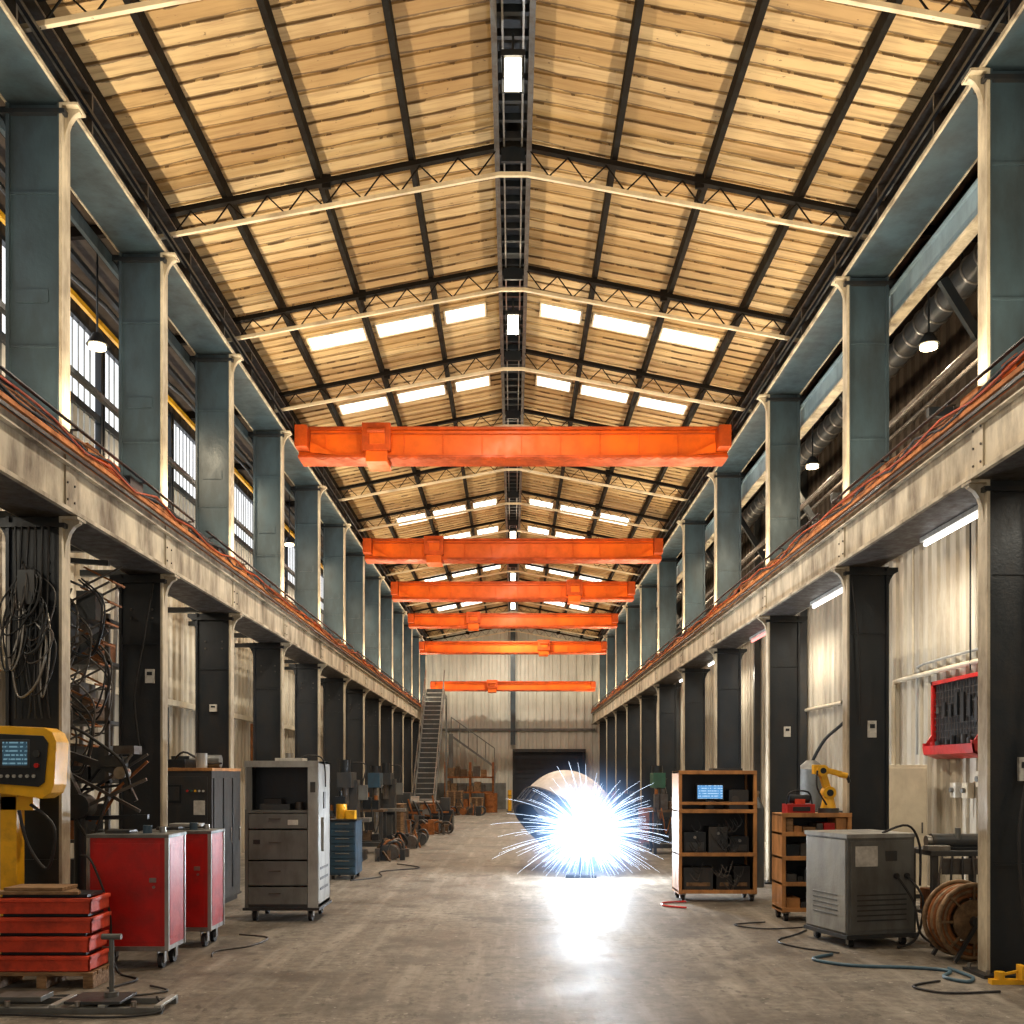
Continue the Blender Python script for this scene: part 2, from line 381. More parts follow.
for sgn in (-1, 1):
    S = side[sgn]; me = colmesh(S['rb'] - .005, S['rt'], 7.665)
    for y in S['ys']: put(me, 'steel_column', (sgn * 4.25, y, 0), 0 if sgn < 0 else pi)
    rb, rt = S['rb'], S['rt']
    def bx(b, xa, xb, y0, y1, z0, z1, m):
        b.box(min(sgn * xa, sgn * xb), max(sgn * xa, sgn * xb), y0, y1, z0, z1, m)
    b = B()
    bx(b, 3.97, 4.0, Y0, 49.6, rb + .035, rt - .035, cream)
    bx(b, 3.86, 4.42, Y0, 49.6, rb, rb + .035, cream)
    bx(b, 3.90, 4.40, Y0, 49.6, rb - .003, rb, dsteel)
    bx(b, 3.86, 4.42, Y0, 49.6, rt - .04, rt - .001, rust_o)
    bx(b, 4.3, 4.33, Y0, 49.6, rb + .035, rt - .04, black)
    bx(b, 3.90, 3.96, Y0, 49.6, rt, rt + .06, rust_o)
    b.beam((sgn * 3.875, Y0, rt - .075), (sgn * 3.875, 49.6, rt - .075), .02, .03, black)
    b.beam((sgn * 3.935, Y0, rt - .15), (sgn * 3.935, 49.6, rt - .15), .05, .015, cream)
    y = 0.0
    while y < 49:
        L = R.uniform(.10, .45); h = R.uniform(.03, .12)
        bx(b, 3.865, 3.93 + R.uniform(0, .05), y, y + L, rt + .01, rt + .01 + h, R.choice([rust, rust_o, black, black, rust_o, ocher, orange]))
        y += L + R.uniform(.03, .45)
    for k in range(5):
        pts = []; y = 0
        while y < 49.5:
            pts.append((sgn * (3.88 - .008 * k), y, rt + .04 + R.uniform(-.06, .07))); y += .6
        b.tube(pts, .011, (black, rust_o, rust, rubber, orange_d)[k], 5, 2)
    for yc in S['ys']:
        bx(b, 3.955, 3.972, yc - .10, yc + .10, rb + .05, rt - .06, cream)
        for q in (-.07, .07):
            for zz in (.15, .3, .45): b.cyl((sgn * 3.945, yc + q, rb + zz), (sgn * 3.957, yc + q, rb + zz), .011, dsteel, 6)
    b.obj('runway_girder', recenter=False)
    b = B()
    bx(b, 3.98, 4.5, Y0, 49.6, 7.685, 7.72, navy)
    bx(b, 3.955, 3.98, Y0, 49.6, 7.67, 7.71, cream)
    bx(b, 4.50, 4.515, Y0, 49.6, 7.67, 7.72, cream)
    bx(b, 4.0, 4.5, Y0, 49.6, 8.17, 8.2, dsteel)
    bx(b, 4.22, 4.26, Y0, 49.6, 7.72, 8.17, black)
    bx(b, 3.965, 4.0, Y0, 49.6, 7.92, 7.96, black)
    b.beam((sgn * 4.05, Y0, 8.0), (sgn * 4.05, 49.6, 8.0), .03, .03, cream)
    b.beam((sgn * 4.10, Y0, 7.80), (sgn * 4.10, 49.6, 7.80), .02, .04, dsteel)
    y = .8
    while y < 49: bx(b, 4.0, 4.22, y, y + .03, 7.72, 8.17, dsteel); y += 1.45
    b.obj('eaves_girder', recenter=False)
    b = B()
    if sgn > 0:
        bx(b, 4.56, 4.6, Y0, 49.6, 7.16, 7.48, blue); bx(b, 4.52, 4.66, Y0, 49.6, 7.48, 7.51, blue); bx(b, 4.52, 4.66, Y0, 49.6, 7.13, 7.16, cream)
    else:
        bx(b, 4.60, 4.64, Y0, 49.6, 7.52, 7.66, navy); bx(b, 4.7, 4.76, Y0, 49.6, 6.0, 6.06, black); bx(b, 4.7, 4.74, Y0, 49.6, 5.3, 5.34, black)
    b.obj('longitudinal_brace_beam', recenter=False)

# ------------------------------------------------------------ walls
def corr(b, x, sgn, y0, y1, z0, z1, m, pitch=.3, dep=.04):
    vs = []; fs = []; y = y0; prof = ((0, 0), (.45, 0), (.55, 1), (.9, 1), (1, 0))
    pts = []
    while y < y1 - 1e-6:
        for f, d in prof[:-1]: pts.append((min(y + f * pitch, y1), d * dep))
        y += pitch
    pts.append((y1, 0))
    for (yy, d) in pts:
        vs += [(x - sgn * d, yy, z0), (x - sgn * d, yy, z1)]
    for i in range(len(pts) - 1): fs.append((2 * i, 2 * i + 1, 2 * i + 3, 2 * i + 2))
    b.add(vs, fs, m)
b = B(); corr(b, -WX, -1, Y0, Y1, 0, 5.7, wallm)
corr(b, -WX, -1, Y0, Y1, 8.0, 8.22, walldk)
b.box(-WX - .08, -WX - .05, Y0, Y1, 0, 5.7, walldk); b.obj('wall_left', recenter=False)
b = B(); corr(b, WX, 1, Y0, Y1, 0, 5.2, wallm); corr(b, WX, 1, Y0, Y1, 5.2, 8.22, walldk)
b.box(WX + .05, WX + .08, Y0, Y1, 0, 8.22, walldk); b.obj('wall_right', recenter=False)
b = B()
b.box(5.78, 5.92, Y0, Y1, 5.12, 5.34, cream); b.box(5.9, 5.94, Y0, Y1, 0, .12, beige)
for y in (8.9, 16.15, 20.2, 24, 28, 31.8, 35.6, 39.4, 43.2): b.box(5.80, 5.94, y, y + .12, 0, 8.1, dgrey)
b.obj('trim_right', recenter=False)
b = B()
b.box(-5.94, -5.84, Y0, Y1, 5.55, 5.72, dgrey); b.box(-5.94, -5.86, Y0, Y1, 2.9, 3.0, beige)
b.beam((-5.75, Y0, 7.98), (-5.75, Y1, 7.98), .05, .07, yellow)
b.beam((-5.2, Y0, 7.85), (-5.2, Y1, 7.85), .06, .06, black)
b.tube([(-5.3, yy, 7.75 + .06 * math.sin(yy * 2)) for yy in range(0, 49, 1)], .03, black, 6, 2)
b.obj('trim_left', recenter=False)
y = -3.2; k = 1
while y < 48:
    b = B(); a, c = y, y + 2.9
    b.box(-6.03, -6.02, a, c, 5.7, 8.0, winm)
    for q in (0, 1): b.box(-6.02, -5.93, (a, c - .05)[q], (a + .05, c)[q], 5.7, 8.0, black)
    b.box(-6.02, -5.95, a, c, 5.7, 5.76, black); b.box(-6.02, -5.95, a, c, 7.94, 8.0, black); b.box(-6.02, -5.94, a, c, 6.76, 6.86, black)
    yy = a + .18
    while yy < c - .1:
        b.box(-6.02, -5.998, yy, yy + .012, 6.86, 7.95, lgrey)
        b.box(-6.02, -5.985, yy - .03, yy + .105, 5.75, 6.76, lgrey); yy += .19
    b.obj('window_%d' % k, recenter=False); y += 2.95; k += 1
b = B()
for z in (4.75, 5.0, 5.25): b.cyl((-5.0, Y0, z), (-5.0, 49, z), .018, black, 6)
y = 3
while y < 49: b.cyl((-5.0, y, 4.48), (-5.0, y, 5.27), .02, black, 6); b.box(-5.83, -4.52, y - .05, y + .05, 4.38, 4.46, black); y += 1.5
b.box(-5.2, -4.75, Y0, 49, 4.44, 4.48, dgrey)
b.obj('gallery_walkway', recenter=False)
b = B()
b.cyl((5.5, Y0, 7.72), (5.5, 48, 7.72), .17, dgrey, 20)
y = 0
while y < 48: b.ring((5.5, y, 7.72), (0, 1, 0), .17, .02, steel, 20, 5); y += .35
y = .25
while y < 48: b.box(5.49, 5.51, y, y + .02, 7.88, 8.2, black); y += 3
b.obj('ventilation_duct', recenter=False)
b = B()
for (x, z, r) in ((4.85, 6.2, .04), (5.5, 6.6, .03), (5.4, 5.7, .05)): b.cyl((x, Y0, z), (x, 49, z), r, dsteel, 8)
y = 1
while y < 49:
    b.beam((4.68, y, 7.1), (5.74, y, 5.4), .07, .1, black); b.box(4.52, 5.75, y - .04, y + .04, 5.6, 5.7, black); y += 3.3
b.obj('aisle_bracing', recenter=False)

# back wall
b = B()
for (x0, x1, z0) in ((-6.2, 0, 0), (0, 3.6, 2.9), (3.6, 6.2, 0)):
    x = x0; vs = []; pts = []
    while x < x1 - 1e-6:
        for f, d in ((0, 0), (.45, 0), (.55, .05), (.9, .05)): pts.append((min(x + f * .4, x1), d))
        x += .4
    pts.append((x1, 0))
    for (xx, d) in pts: vs += [(xx, Y1 - d, z0), (xx, Y1 - d, deck(xx) if abs(xx) < 4.4 else 8.3)]
    b.add(vs, [(2 * i, 2 * i + 1, 2 * i + 3, 2 * i + 2) for i in range(len(pts) - 1)], backm)
b.box(-6.2, 6.2, Y1 + .1, Y1 + .15, 5, 9.3, walldk)
b.obj('wall_back', recenter=False)
b = B()
b.box(-.12, .12, 49.7, 49.9, 3.2, 9.0, navy)
for z in (3.9, 6.0): b.box(-4.1, 4.1, 49.82, 49.92, z, z + .12, grey)
b.box(-3.95, -.35, 49.84, 49.93, 0, 1.3, grey)
b.obj('trim_back', recenter=False)
b = B()
doord = paint('dark_roller_door', (.008, .014, .028), .5, 0, .3)
b.box(0, 3.6, Y1 + .05, Y1 + .1, 0, 2.95, doord)
for i in range(12): b.box(.02, 3.58, Y1 + .02, Y1 + .05, .1 + i * .24, .28 + i * .24, doord)
b.box(-.02, .1, 49.8, Y1 + .05, 0, 2.85, black); b.box(3.5, 3.62, 49.8, Y1 + .05, 0, 2.85, black); b.box(-.02, 3.62, 49.75, Y1 + .05, 2.85, 3.0, dgrey)
b.obj('door_1', recenter=False)

# ------------------------------------------------------------ bridge cranes
def crane(y, zb, zt, tx, hw=3.945):
    b = B(); d = .20
    b.box(-hw, hw, y - d, y + d, zb + .05, zt - .05, orange)
    b.box(-hw, hw, y - d - .07, y + d + .07, zt - .05, zt, orange_d)
    b.box(-hw, hw, y - d - .07, y + d + .07, zb, zb + .05, orange_d)
    for s_ in (-1, 1):
        xa = s_ * (hw - .22)
        b.box(min(xa, s_ * hw), max(xa, s_ * hw), y - .55, y + .55, zb + .12, zt - .06, orange_d)
        b.prism([(s_ * (hw - .22), zb + .1), (s_ * (hw - .7), zb + .05), (s_ * (hw - .7), zb + .06), (s_ * (hw - .22), zb + .3)], 'y', y - d - .05, y - d, orange)
    b.box(tx - .26, tx + .26, y - d - .14, y + d + .14, zb + .12, zt + .05, orange_d)
    b.box(tx - .20, tx + .20, y - d - .10, y + d + .1, zb - .08, zb + .12, orange)
    b.box(tx - .12, tx + .16, y - d - .16, y - d - .13, zb + .22, zb + .42, orange)
    b.cyl((tx - .16, y - d - .16, zt - .10), (tx + .16, y - d - .16, zt - .10), .05, orange_d, 12)
    x = -hw + .5
    while x < hw - .3:
        b.box(x - .006, x + .006, y - d - .02, y - d, zb + .05, zt - .05, orange); x += .72
    b.beam((-hw + .2, y - d - .03, zt - .12), (hw - .2, y - d - .03, zt - .12), .02, .02, orange_d)
    pts = []
    x = -hw + .3
    while x < hw - .3: pts += [(x, y - d - .05, zb + .01), (x + .15, y - d - .05, zb - .03)]; x += .3
    b.tube(pts, .008, orange_d, 5, 2)
    b.obj('bridge_crane', bevel=.006)
crane(18.6, 7.52, 8.09, -2.5)
crane(26.8, 7.42, 7.98, -2.1)
crane(32.8, 7.42, 8.0, 2.0)
crane(38.0, 7.3, 7.8, -1.5)
crane(42.5, 6.85, 7.35, 1.3)
crane(48.2, 5.75, 6.2, -1.0)

# ------------------------------------------------------------ lamps
def area(name, loc, rot, sx, sy, E, col, parent=None):
    l = bpy.data.lights.new(name, 'AREA'); l.shape = 'RECTANGLE'; l.size = sx; l.size_y = sy; l.energy = E; l.color = col
    o = bpy.data.objects.new(name, l); scn.collection.objects.link(o); o.location = loc; o.rotation_euler = rot
    return o
def point(name, loc, E, col, r=.1):
    l = bpy.data.lights.new(name, 'POINT'); l.energy = E; l.color = col; l.shadow_soft_size = r
    o = bpy.data.objects.new(name, l); scn.collection.objects.link(o); o.location = loc; return o
for i, y in enumerate((9.9, 15.4, 21.8, 29.0, 35.0, 41.0, 46.5)):
    b = B(); z = 8.52
    b.box(-.08, .08, y - .08, y + .08, z, z + .22, lampm); b.box(-.12, .12, y - .12, y + .12, z + .22, z + .28, black)
    for sx in (-.11, .09):
        for sy in (-.11, .09): b.box(sx, sx + .02, y + sy, y + sy + .02, z, z + .22, black)
    b.cyl((0, y, z + .28), (0, y, 9.04), .015, black, 6)
    b.obj('highbay_lamp')
    area('highbay_light', (0, y, z - .02), (0, 0, 0), .16, .16, 310, (1, .88, .70))
for i, y in enumerate((12.1, 16.8, 22.5, 29, 36, 43)):
    for sgn in (-1, 1):
        b = B(); z = 6.9
        x = sgn * 5.03
        b.cyl((x, y, z), (x, y, z + .14), .13, black, 18, .05); b.cyl((x, y, z - .04), (x, y, z - .001), .10, lampw, 18)
        b.cyl((x, y, z + .1), (x, y, 8.15), .012, black, 6); b.obj('pendant_lamp')
        area('pendant_light', (x, y, z - .06), (0, 0, 0), .2, .2, 70, (1, .76, .48))
for sgn in (-1, 1):  # uplight strips and housings added along the girders to brighten the roof
    rt = side[sgn]['rt']
    for (a, c) in ((.5, 12), (12.5, 24), (24.5, 36), (36.5, 48.5)):
        b = B(); xx = sgn * 3.83; zf = rt + .155
        b.box(xx - .018, xx + .018, a, c, zf - .01, zf, black)
        yy = a + .3
        while yy < c:
            b.box(min(xx, sgn * 3.90), max(xx, sgn * 3.90), yy, yy + .03, zf - .02, zf - .01, black); b.box(min(sgn * 3.885, sgn * 3.90), max(sgn * 3.885, sgn * 3.90), yy, yy + .03, rt, zf - .02, black); yy += 1.6
        b.obj('added_uplight_housing')
        area('added_uplight', (xx, (a + c) / 2, zf + .01), (0, pi + sgn * -.15, 0), .03, c - a, 390, (1, .82, .55))
for (y, m) in ((9.0, tubem), (12.9, tubem), (16.6, tuber), (20.6, tubem), (24.4, tubem), (28.3, tubem)):
    b = B(); b.cyl((4.33, y, 4.12), (4.33, y + 1.5, 4.12), .022, m, 10); b.box(4.29, 4.37, y - .05, y + 1.55, 4.15, 4.196, white)
    b.obj('fluorescent_tube_lamp')
for sgn in (-1, 1):
    for y in (7, 13, 19, 26, 34, 42):
        area('aisle_fill', (sgn * 5.1, y, 4.3), (0, -sgn * .25, 0), .1, 2.0, 55 if sgn > 0 else 34, (1, .90, .73))  # fill light added in the aisles, no fixture

# ------------------------------------------------------------ large vessel + welding
b = B(); ax = Vector((.48, .26, .60)).normalized(); c = Vector((.95, 18.3, .8)); r0 = .88
prof = [(r0, -.34)] + [(r0 + (.03 if i % 2 else 0), -.34 + i * .048) for i in range(1, 8)]
b.lathe(c, ax, prof, plate, 64)
b.lathe(c, ax, [(r0 - .04, -.34), (r0 - .04, 0)], black, 64)
b.lathe(c, ax, [(max(r0 * math.cos(t) ** .75, .001) if t < 1.56 else .001, -.03 + .88 * math.sin(t)) for t in [i * (pi / 2) / 18 for i in range(19)]], drumtop, 64)
b.ring(c - ax * .34, ax, r0, .045, plate, 56, 8); b.ring(c - ax * .02, ax, r0 + .01, .03, dsteel, 56, 8)
b.ring(c + ax * .50, ax, r0 * .82, .010, dsteel, 48, 6)
sv = ax.cross(Vector((0, 1, 0))).normalized(); sw = sv.cross(ax)
for i in range(40):
    t = 2 * pi * i / 40; q = sv * math.cos(t) + sw * math.sin(t)
    b.beam(c - ax * .34 + q * (r0 + .03), c - ax * .04 + q * (r0 + .03), .02, .03, plate)
mz = min(p[2] for p in b.v); b.v = [(p[0], p[1], p[2] - mz) for p in b.v]
b.obj('large_pressure_vessel_head')
root = bpy.data.objects.new('welding_arc', None); scn.collection.objects.link(root)
arc = Vector((1.22, 16.6, .72)); root.location = (arc.x, arc.y, 0)
b = B()
bm = bmesh.new(); bmesh.ops.create_icosphere(bm, subdivisions=3, radius=.38)
core = emis('arc_core', (.9, .96, 1.0), 16)
b.add([tuple(v.co) for v in bm.verts], [[v.index for v in f.verts] for f in bm.faces], core, True); bm.free()
spark = emis('spark_glow', (.66, .80, 1.0), 4.0)
for i in range(480):
    th = R.uniform(0, 2 * pi); ph = math.acos(R.uniform(-.8, 1)); d = Vector((math.sin(ph) * math.cos(th), math.sin(ph) * math.sin(th), math.cos(ph)))
    L = R.uniform(.6, 1.1) if R.random() < .65 else R.uniform(1.0, 1.75); g = .14 * L * L
    pts = []
    for t in (.25, .55, .8, 1):
        p = d * (L * t); p.z -= g * t * t
        if p.z < -.68: break
        pts.append(p)
    if len(pts) > 1: b.tube(pts, .0026, spark, 4, 2, .001)
o = b.obj('sparks', recenter=False); o.parent = root; o.location = (0, 0, arc.z)
b = B(); b.cyl((-.1, 0, .04), (-.1, 0, .5), .02, black, 8); b.box(-.35, .15, -.15, .15, 0, .05, black)
o = b.obj('work_stand', recenter=False); o.parent = root
m, n, o = nt('arc_glow_halo')  # glow halo around the arc, put in as an emissive volume
tc = n.nodes.new('ShaderNodeTexCoord'); vl = n.nodes.new('ShaderNodeVectorMath'); vl.operation = 'LENGTH'
n.links.new(tc.outputs['Object'], vl.inputs[0])
mr = n.nodes.new('ShaderNodeMapRange'); mr.inputs[1].default_value = 0; mr.inputs[2].default_value = 1.6; mr.inputs[3].default_value = 1; mr.inputs[4].default_value = 0
n.links.new(vl.outputs['Value'], mr.inputs[0])
pw = n.nodes.new('ShaderNodeMath'); pw.operation = 'POWER'; pw.inputs[1].default_value = 4.2; n.links.new(mr.outputs[0], pw.inputs[0])
ml = n.nodes.new('ShaderNodeMath'); ml.operation = 'MULTIPLY'; ml.inputs[1].default_value = 9; n.links.new(pw.outputs[0], ml.inputs[0])
em = n.nodes.new('ShaderNodeEmission'); em.inputs[0].default_value = (.30, .54, 1, 1); n.links.new(ml.outputs[0], em.inputs[1])
n.links.new(em.outputs[0], o.inputs['Volume'])
try: m.cycles.volume_step_rate = 3.0
except Exception: pass
bm = bmesh.new(); bmesh.ops.create_icosphere(bm, subdivisions=3, radius=1.6)
for v in bm.verts: v.co.z = max(v.co.z, -.70)
me = bpy.data.meshes.new('arc_halo_shell'); bm.to_mesh(me); bm.free(); me.materials.append(m)
hz = put(me, 'arc_halo_shell', (0, 0, arc.z)); hz.parent = root
pl = point('welding_light', (0, -.42, arc.z + .1), 900, (.84, .92, 1.0), .12); pl.parent = root

# ------------------------------------------------------------ left foreground
b = B(); x0, x1, y0, y1 = -4.16, -3.34, 7.95, 8.33
for x in (x0, (x0 + x1) / 2 - .04, x1 - .08): b.box(x, x + .08, y0, y1, 0, .10, wood)
for i in range(4): b.box(x0, x1, y0 + i * .1, y0 + i * .1 + .08, .10, .13, wood)
z = .135
for i in range(4):
    j = R.uniform(-.02, .02); xa, xb = x0 + .03 + j, x1 - .03 + j; h = .125
    b.box(xa, xb, y0 + .01, y0 + .025, z, z + h, redtray); b.box(xa, xb, y1 - .02, y1, z, z + h, redtray)
    b.box(xa, xa + .015, y0 + .01, y1, z, z + h, redtray); b.box(xb - .015, xb, y0 + .01, y1, z, z + h, redtray)
    b.box(xa, xb, y0 + .02, y1 - .01, z, z + .015, redtray)
    b.box(xa - .012, xb + .012, y0 - .014, y0 + .02, z + h - .03, z + h, redtray)
    b.box(xb, xb + .012, y0 - .014, y1, z + h - .03, z + h, redtray)
    b.box(xa + .04, xb - .04, y0 + .04, y1 - .03, z + h, z + h + .028, black)
    z += h + .028
for i in range(5): b.box(x0 - .02 + .03 * i, x1 - .12 - .04 * i, y0 + .07 * i, y0 + .07 * i + .062, z, z + .025, wood)
b.box(x0 + .1, x1 - .25, y0 + .02, y0 + .3, z + .027, z + .055, wood)
b.obj('tray_stack_on_pallet', bevel=.004)
b = B()
b.box(-4.36, -4.22, 8.50, 8.64, .0, 1.56, yellow); b.box(-4.46, -4.12, 8.42, 8.72, 0, .03, yellow)
poly = [(-4.42, 1.56), (-3.97, 1.50), (-3.89, 1.55), (-3.865, 1.62), (-3.845, 1.98), (-3.88, 2.06), (-3.95, 2.10), (-4.42, 2.12)]
b.prism(poly, 'y', 8.42, 8.66, yellow)
b.prism([(-4.38, 1.63), (-3.99, 1.60), (-3.94, 1.64), (-3.91, 1.97), (-3.95, 2.03), (-4.38, 2.05)], 'y', 8.405, 8.42, black)
b.box(-4.29, -4.08, 8.398, 8.406, 1.78, 1.98, scr_dark); b.box(-4.31, -4.06, 8.40, 8.407, 1.76, 2.0, dgrey)
for i in range(6): b.cyl((-4.30 + i * .055, 8.39, 1.69), (-4.30 + i * .055, 8.406, 1.69), .015, lgrey, 10)
b.cyl((-4.0, 8.385, 1.88), (-4.0, 8.406, 1.88), .03, dgrey, 14); b.cyl((-4.0, 8.385, 1.78), (-4.0, 8.406, 1.78), .02, red, 14)
b.box(-4.36, -4.08, 8.5, 8.62, 1.40, 1.52, yellow)
b.tube([(-4.1, 8.5, 1.45), (-3.9, 8.5, 1.25), (-3.98, 8.55, .9), (-4.12, 8.5, 1.1), (-4.2, 8.5, 1.4)], .015, rubber)
b.obj('yellow_control_pedestal', bevel=.006)
def redcab(x0, x1, y0, y1, z1, extra=False):
    b = B(); z0 = .2
    b.box(x0, x1, y0, y1, z0, z1, red)
    b.box(x0 - .01, x0 + .02, y0 - .012, y0 + .02, z0 - .04, z1 + .01, steel); b.box(x1 - .025, x1 + .01, y0 - .012, y0 + .02, z0 - .04, z1 + .01, lgrey)
    b.box(x1 - .02, x1 + .01, y1 - .03, y1, z0 - .04, z1, steel)
    b.box(x0 - .012, x1 + .012, y0 - .014, y1 + .01, z1, z1 + .03, grey)
    b.box(x0, x1, y0 - .01, y1, z0 - .04, z0, steel)
    b.box(x1, x1 + .004, y0 + .05, y1 - .05, z0 + .06, z1 - .06, red)
    b.box(x0 + .05, x1 - .06, y0 - .006, y0, z0 + .04, z1 - .05, red)
    b.cyl((x1 - .12, y0 - .02, .72), (x1 - .12, y0 - .005, .72), .012, steel, 10)
    b.box(x1 - .16, x1 - .10, y0 - .014, y0 - .004, .76, .80, steel)
    for x in (x0 + .08, x1 - .08):
        for y in (y0 + .08, y1 - .08): b.caster(x, y, z0 - .04, .065)
    zt = z1 + .03
    b.box(x0 + .1, x0 + .32, y0 + .12, y0 + .3, zt, zt + .03, dgrey); b.cyl((x0 + .45, y0 + .2, zt), (x0 + .45, y0 + .2, zt + .07), .04, bluebox, 14)
    b.cyl((x0 + .55, y0 + .3, zt), (x0 + .55, y0 + .3, zt + .05), .03, steel, 12)
    if extra: b.box(x0 + .2, x0 + .5, y0 + .2, y0 + .4, zt + .03, zt + .06, lgrey)
    b.obj('red_tool_cabinet', bevel=.006)
redcab(-3.72, -3.02, 8.75, 9.2, 1.15)
redcab(-3.66, -2.98, 9.85, 10.3, 1.12, True)
b = B(); X0, X1, A, C = -4.6, -3.78, 12.55, 13.85
b.box(X0, X1, A, C, .08, 1.78, dgrey); b.box(X0 + .03, X1 - .03, A + .03, C - .03, 0, .08, black)
b.box(X0 - .01, X1 + .01, A - .01, C + .01, 1.75, 1.79, ocher)
b.box(X0 + .05, X1 - .05, A - .02, A, 1.0, 1.68, dgrey); b.box(X0 + .05, X1 - .05, A - .02, A, .15, .94, grey)
b.box(X0 + .1, X0 + .45, A - .028, A - .02, 1.35, 1.58, black); b.box(X0 + .13, X0 + .42, A - .032, A - .028, 1.38, 1.55, dgrey)
for i in range(5): b.cyl((X0 + .52 + .05 * i, A - .035, 1.5), (X0 + .52 + .05 * i, A - .02, 1.5), .014, (red, green, yellow, white, white)[i], 10)
for i in range(8): b.box(X0 + .12, X1 - .12, A - .026, A - .02, .25 + i * .07, .28 + i * .07, black)
for i in range(3): b.box(X1, X1 + .015, A + .06 + i * .42, A + .42 + i * .42, .2, 1.66, dgrey); b.box(X1 + .015, X1 + .03, A + .36 + i * .42, A + .38 + i * .42, .8, 1.0, steel)
b.box(X1 - .22, X1 - .08, A - .03, A - .02, 1.2, 1.38, white)
b.box(X0 + .05, X0 + .45, A + .1, A + .5, 1.79, 1.9, black); b.cyl((X0 + .6, A + .3, 1.79), (X0 + .6, A + .3, 1.98), .07, lgrey, 14)
b.cyl((X0 + .3, A + .8, 1.88), (X0 + .7, A + .8, 1.88), .09, grey, 14); b.tube([(X0 + .1, A + .6, 1.82), (X0 + .3, A + .5, 2.0), (X0 + .55, A + .6, 1.86), (X1, A + .4, 1.85)], .015, rubber)
b.obj('machine_control_cabinet', bevel=.006)
b = B(); X0, X1, A, C = -3.11, -2.26, 11.6, 12.35; z0, z1 = .16, 1.86
t = .03
b.box(X0, X0 + t, A, C, z0, z1, lgrey); b.box(X1 - t, X1, A, C, z0, z1, lgrey); b.box(X0, X1, C - t, C, z0, z1, grey)
b.box(X0, X1, A, C, z1 - .03, z1, lgrey); b.box(X0, X1, A, C, z0, z0 + .04, dgrey); b.box(X0 + t, X1 - t, A + .01, C - t, 1.26, 1.29, grey)
b.box(X0 - .005, X1 + .005, A - .01, A + .02, z1 - .07, z1 + .005, lgrey)
b.box(X0 + .02, X0 + .08, A - .008, A + .03, 1.26, z1, grey); b.box(X1 - .12, X1, A - .008, A + .03, z0, z1, lgrey); b.box(X0, X0 + .04, A - .006, A + .02, z0, 1.3, grey)
b.box(X0 + t, X1 - t, A + .35, A + .37, 1.29, z1 - .03, black)
b.box(X0 + .03, X0 + .04, A + .03, A + .35, 1.29, z1 - .03, black); b.box(X1 - .04, X1 - .03, A + .03, A + .35, 1.29, z1 - .03, black)
b.box(X0 + .15, X0 + .5, A + .08, A + .3, 1.29, 1.36, dgrey); b.cyl((X0 + .6, A + .15, 1.29), (X0 + .6, A + .15, 1.38), .05, dsteel, 12); b.box(X0 + .2, X0 + .4, A + .1, A + .3, 1.36, 1.42, black)
for (a, c_) in ((1.08, 1.25), (.72, 1.06), (.42, .70), (.2, .40)):
    b.box(X0 + .045, X1 - .125, A - .014, A + .02, a, c_, grey)
    b.box(X0 + .28, X0 + .42, A - .024, A - .014, (a + c_) / 2 + .02, (a + c_) / 2 + .035, dsteel)
b.box(X1 - .09, X1 - .03, A - .018, A - .008, 1.5, 1.62, dgrey); b.box(X0 + .1, X0 + .18, A - .018, A - .014, .9, .95, black); b.box(X0 + .5, X0 + .62, A - .018, A - .014, 1.12, 1.18, white)
for i in range(3): b.box(X1, X1 + .006, A + .12, A + .6, .35 + i * .12, .38 + i * .12, dgrey)
b.box(X1, X1 + .01, A + .3, A + .42, 1.3, 1.5, dgrey); b.box(X1, X1 + .03, A + .2, A + .22, .8, 1.2, steel)
b.box(X0 - .02, X1 + .02, A - .03, C + .01, z0 - .03, z0, rubber)
for x in (X0 + .1, X1 - .1):
    for y in (A + .08, C - .08): b.caster(x, y, z0 - .03, .06)
b.box(X0 + .3, X0 + .62, A + .2, A + .5, z1, z1 + .04, white); b.cyl((X0 + .45, A + .3, z1 + .04), (X0 + .45, A + .3, z1 + .1), .05, steel, 12)
b.tube([(X0 + .55, A + .3, z1 + .02), (X0 + .7, A + .2, z1 + .07), (X1, A + .3, z1 + .02), (X1 + .02, A + .35, z1 - .3)], .01, rubber)
b.obj('grey_server_cart', bevel=.006)
b = B(); X0, X1, A, C = -2.98, -2.55, 16.2, 16.9
b.box(X0, X1, A, C, .08, .95, bluebox); b.box(X0 - .02, X1 + .02, A - .02, C + .02, .95, .98, black)
for i in range(7): b.box(X0 + .02, X1 - .02, A - .015, A, .11 + i * .12, .21 + i * .12, bluebox); b.box(X0 + .1, X1 - .1, A - .025, A - .015, .18 + i * .12, .195 + i * .12, steel)
for x in (X0 + .06, X1 - .06):
    for y in (A + .06, C - .06): b.caster(x, y, .08, .04)
b.cyl((X0 + .15, A + .3, .98), (X0 + .15, A + .3, 1.22), .09, yellow, 16); b.box(X0 + .25, X0 + .4, A + .1, A + .3, .98, 1.12, yellow)
b.obj('blue_drawer_cart', bevel=.004)
b = B()
for i in range(20):
    xs = R.uniform(-4.46, -4.1); z = R.uniform(2.9, 3.6); dz = R.uniform(.3, .75); w = R.uniform(.05, .2)
    pts = [(xs, 8.84, z), (xs + w, 8.76, z - dz * .3), (xs + w * .7, 8.74, z - dz * .8), (xs - w * .2, 8.75, z - dz), (xs - w * .5, 8.77, z - dz * .5), (xs, 8.82, z - .03)]
    b.tube(pts, R.choice([.006, .008, .012]), R.choice([rubber, black, dgrey, dsteel, steel]), 6, 6)
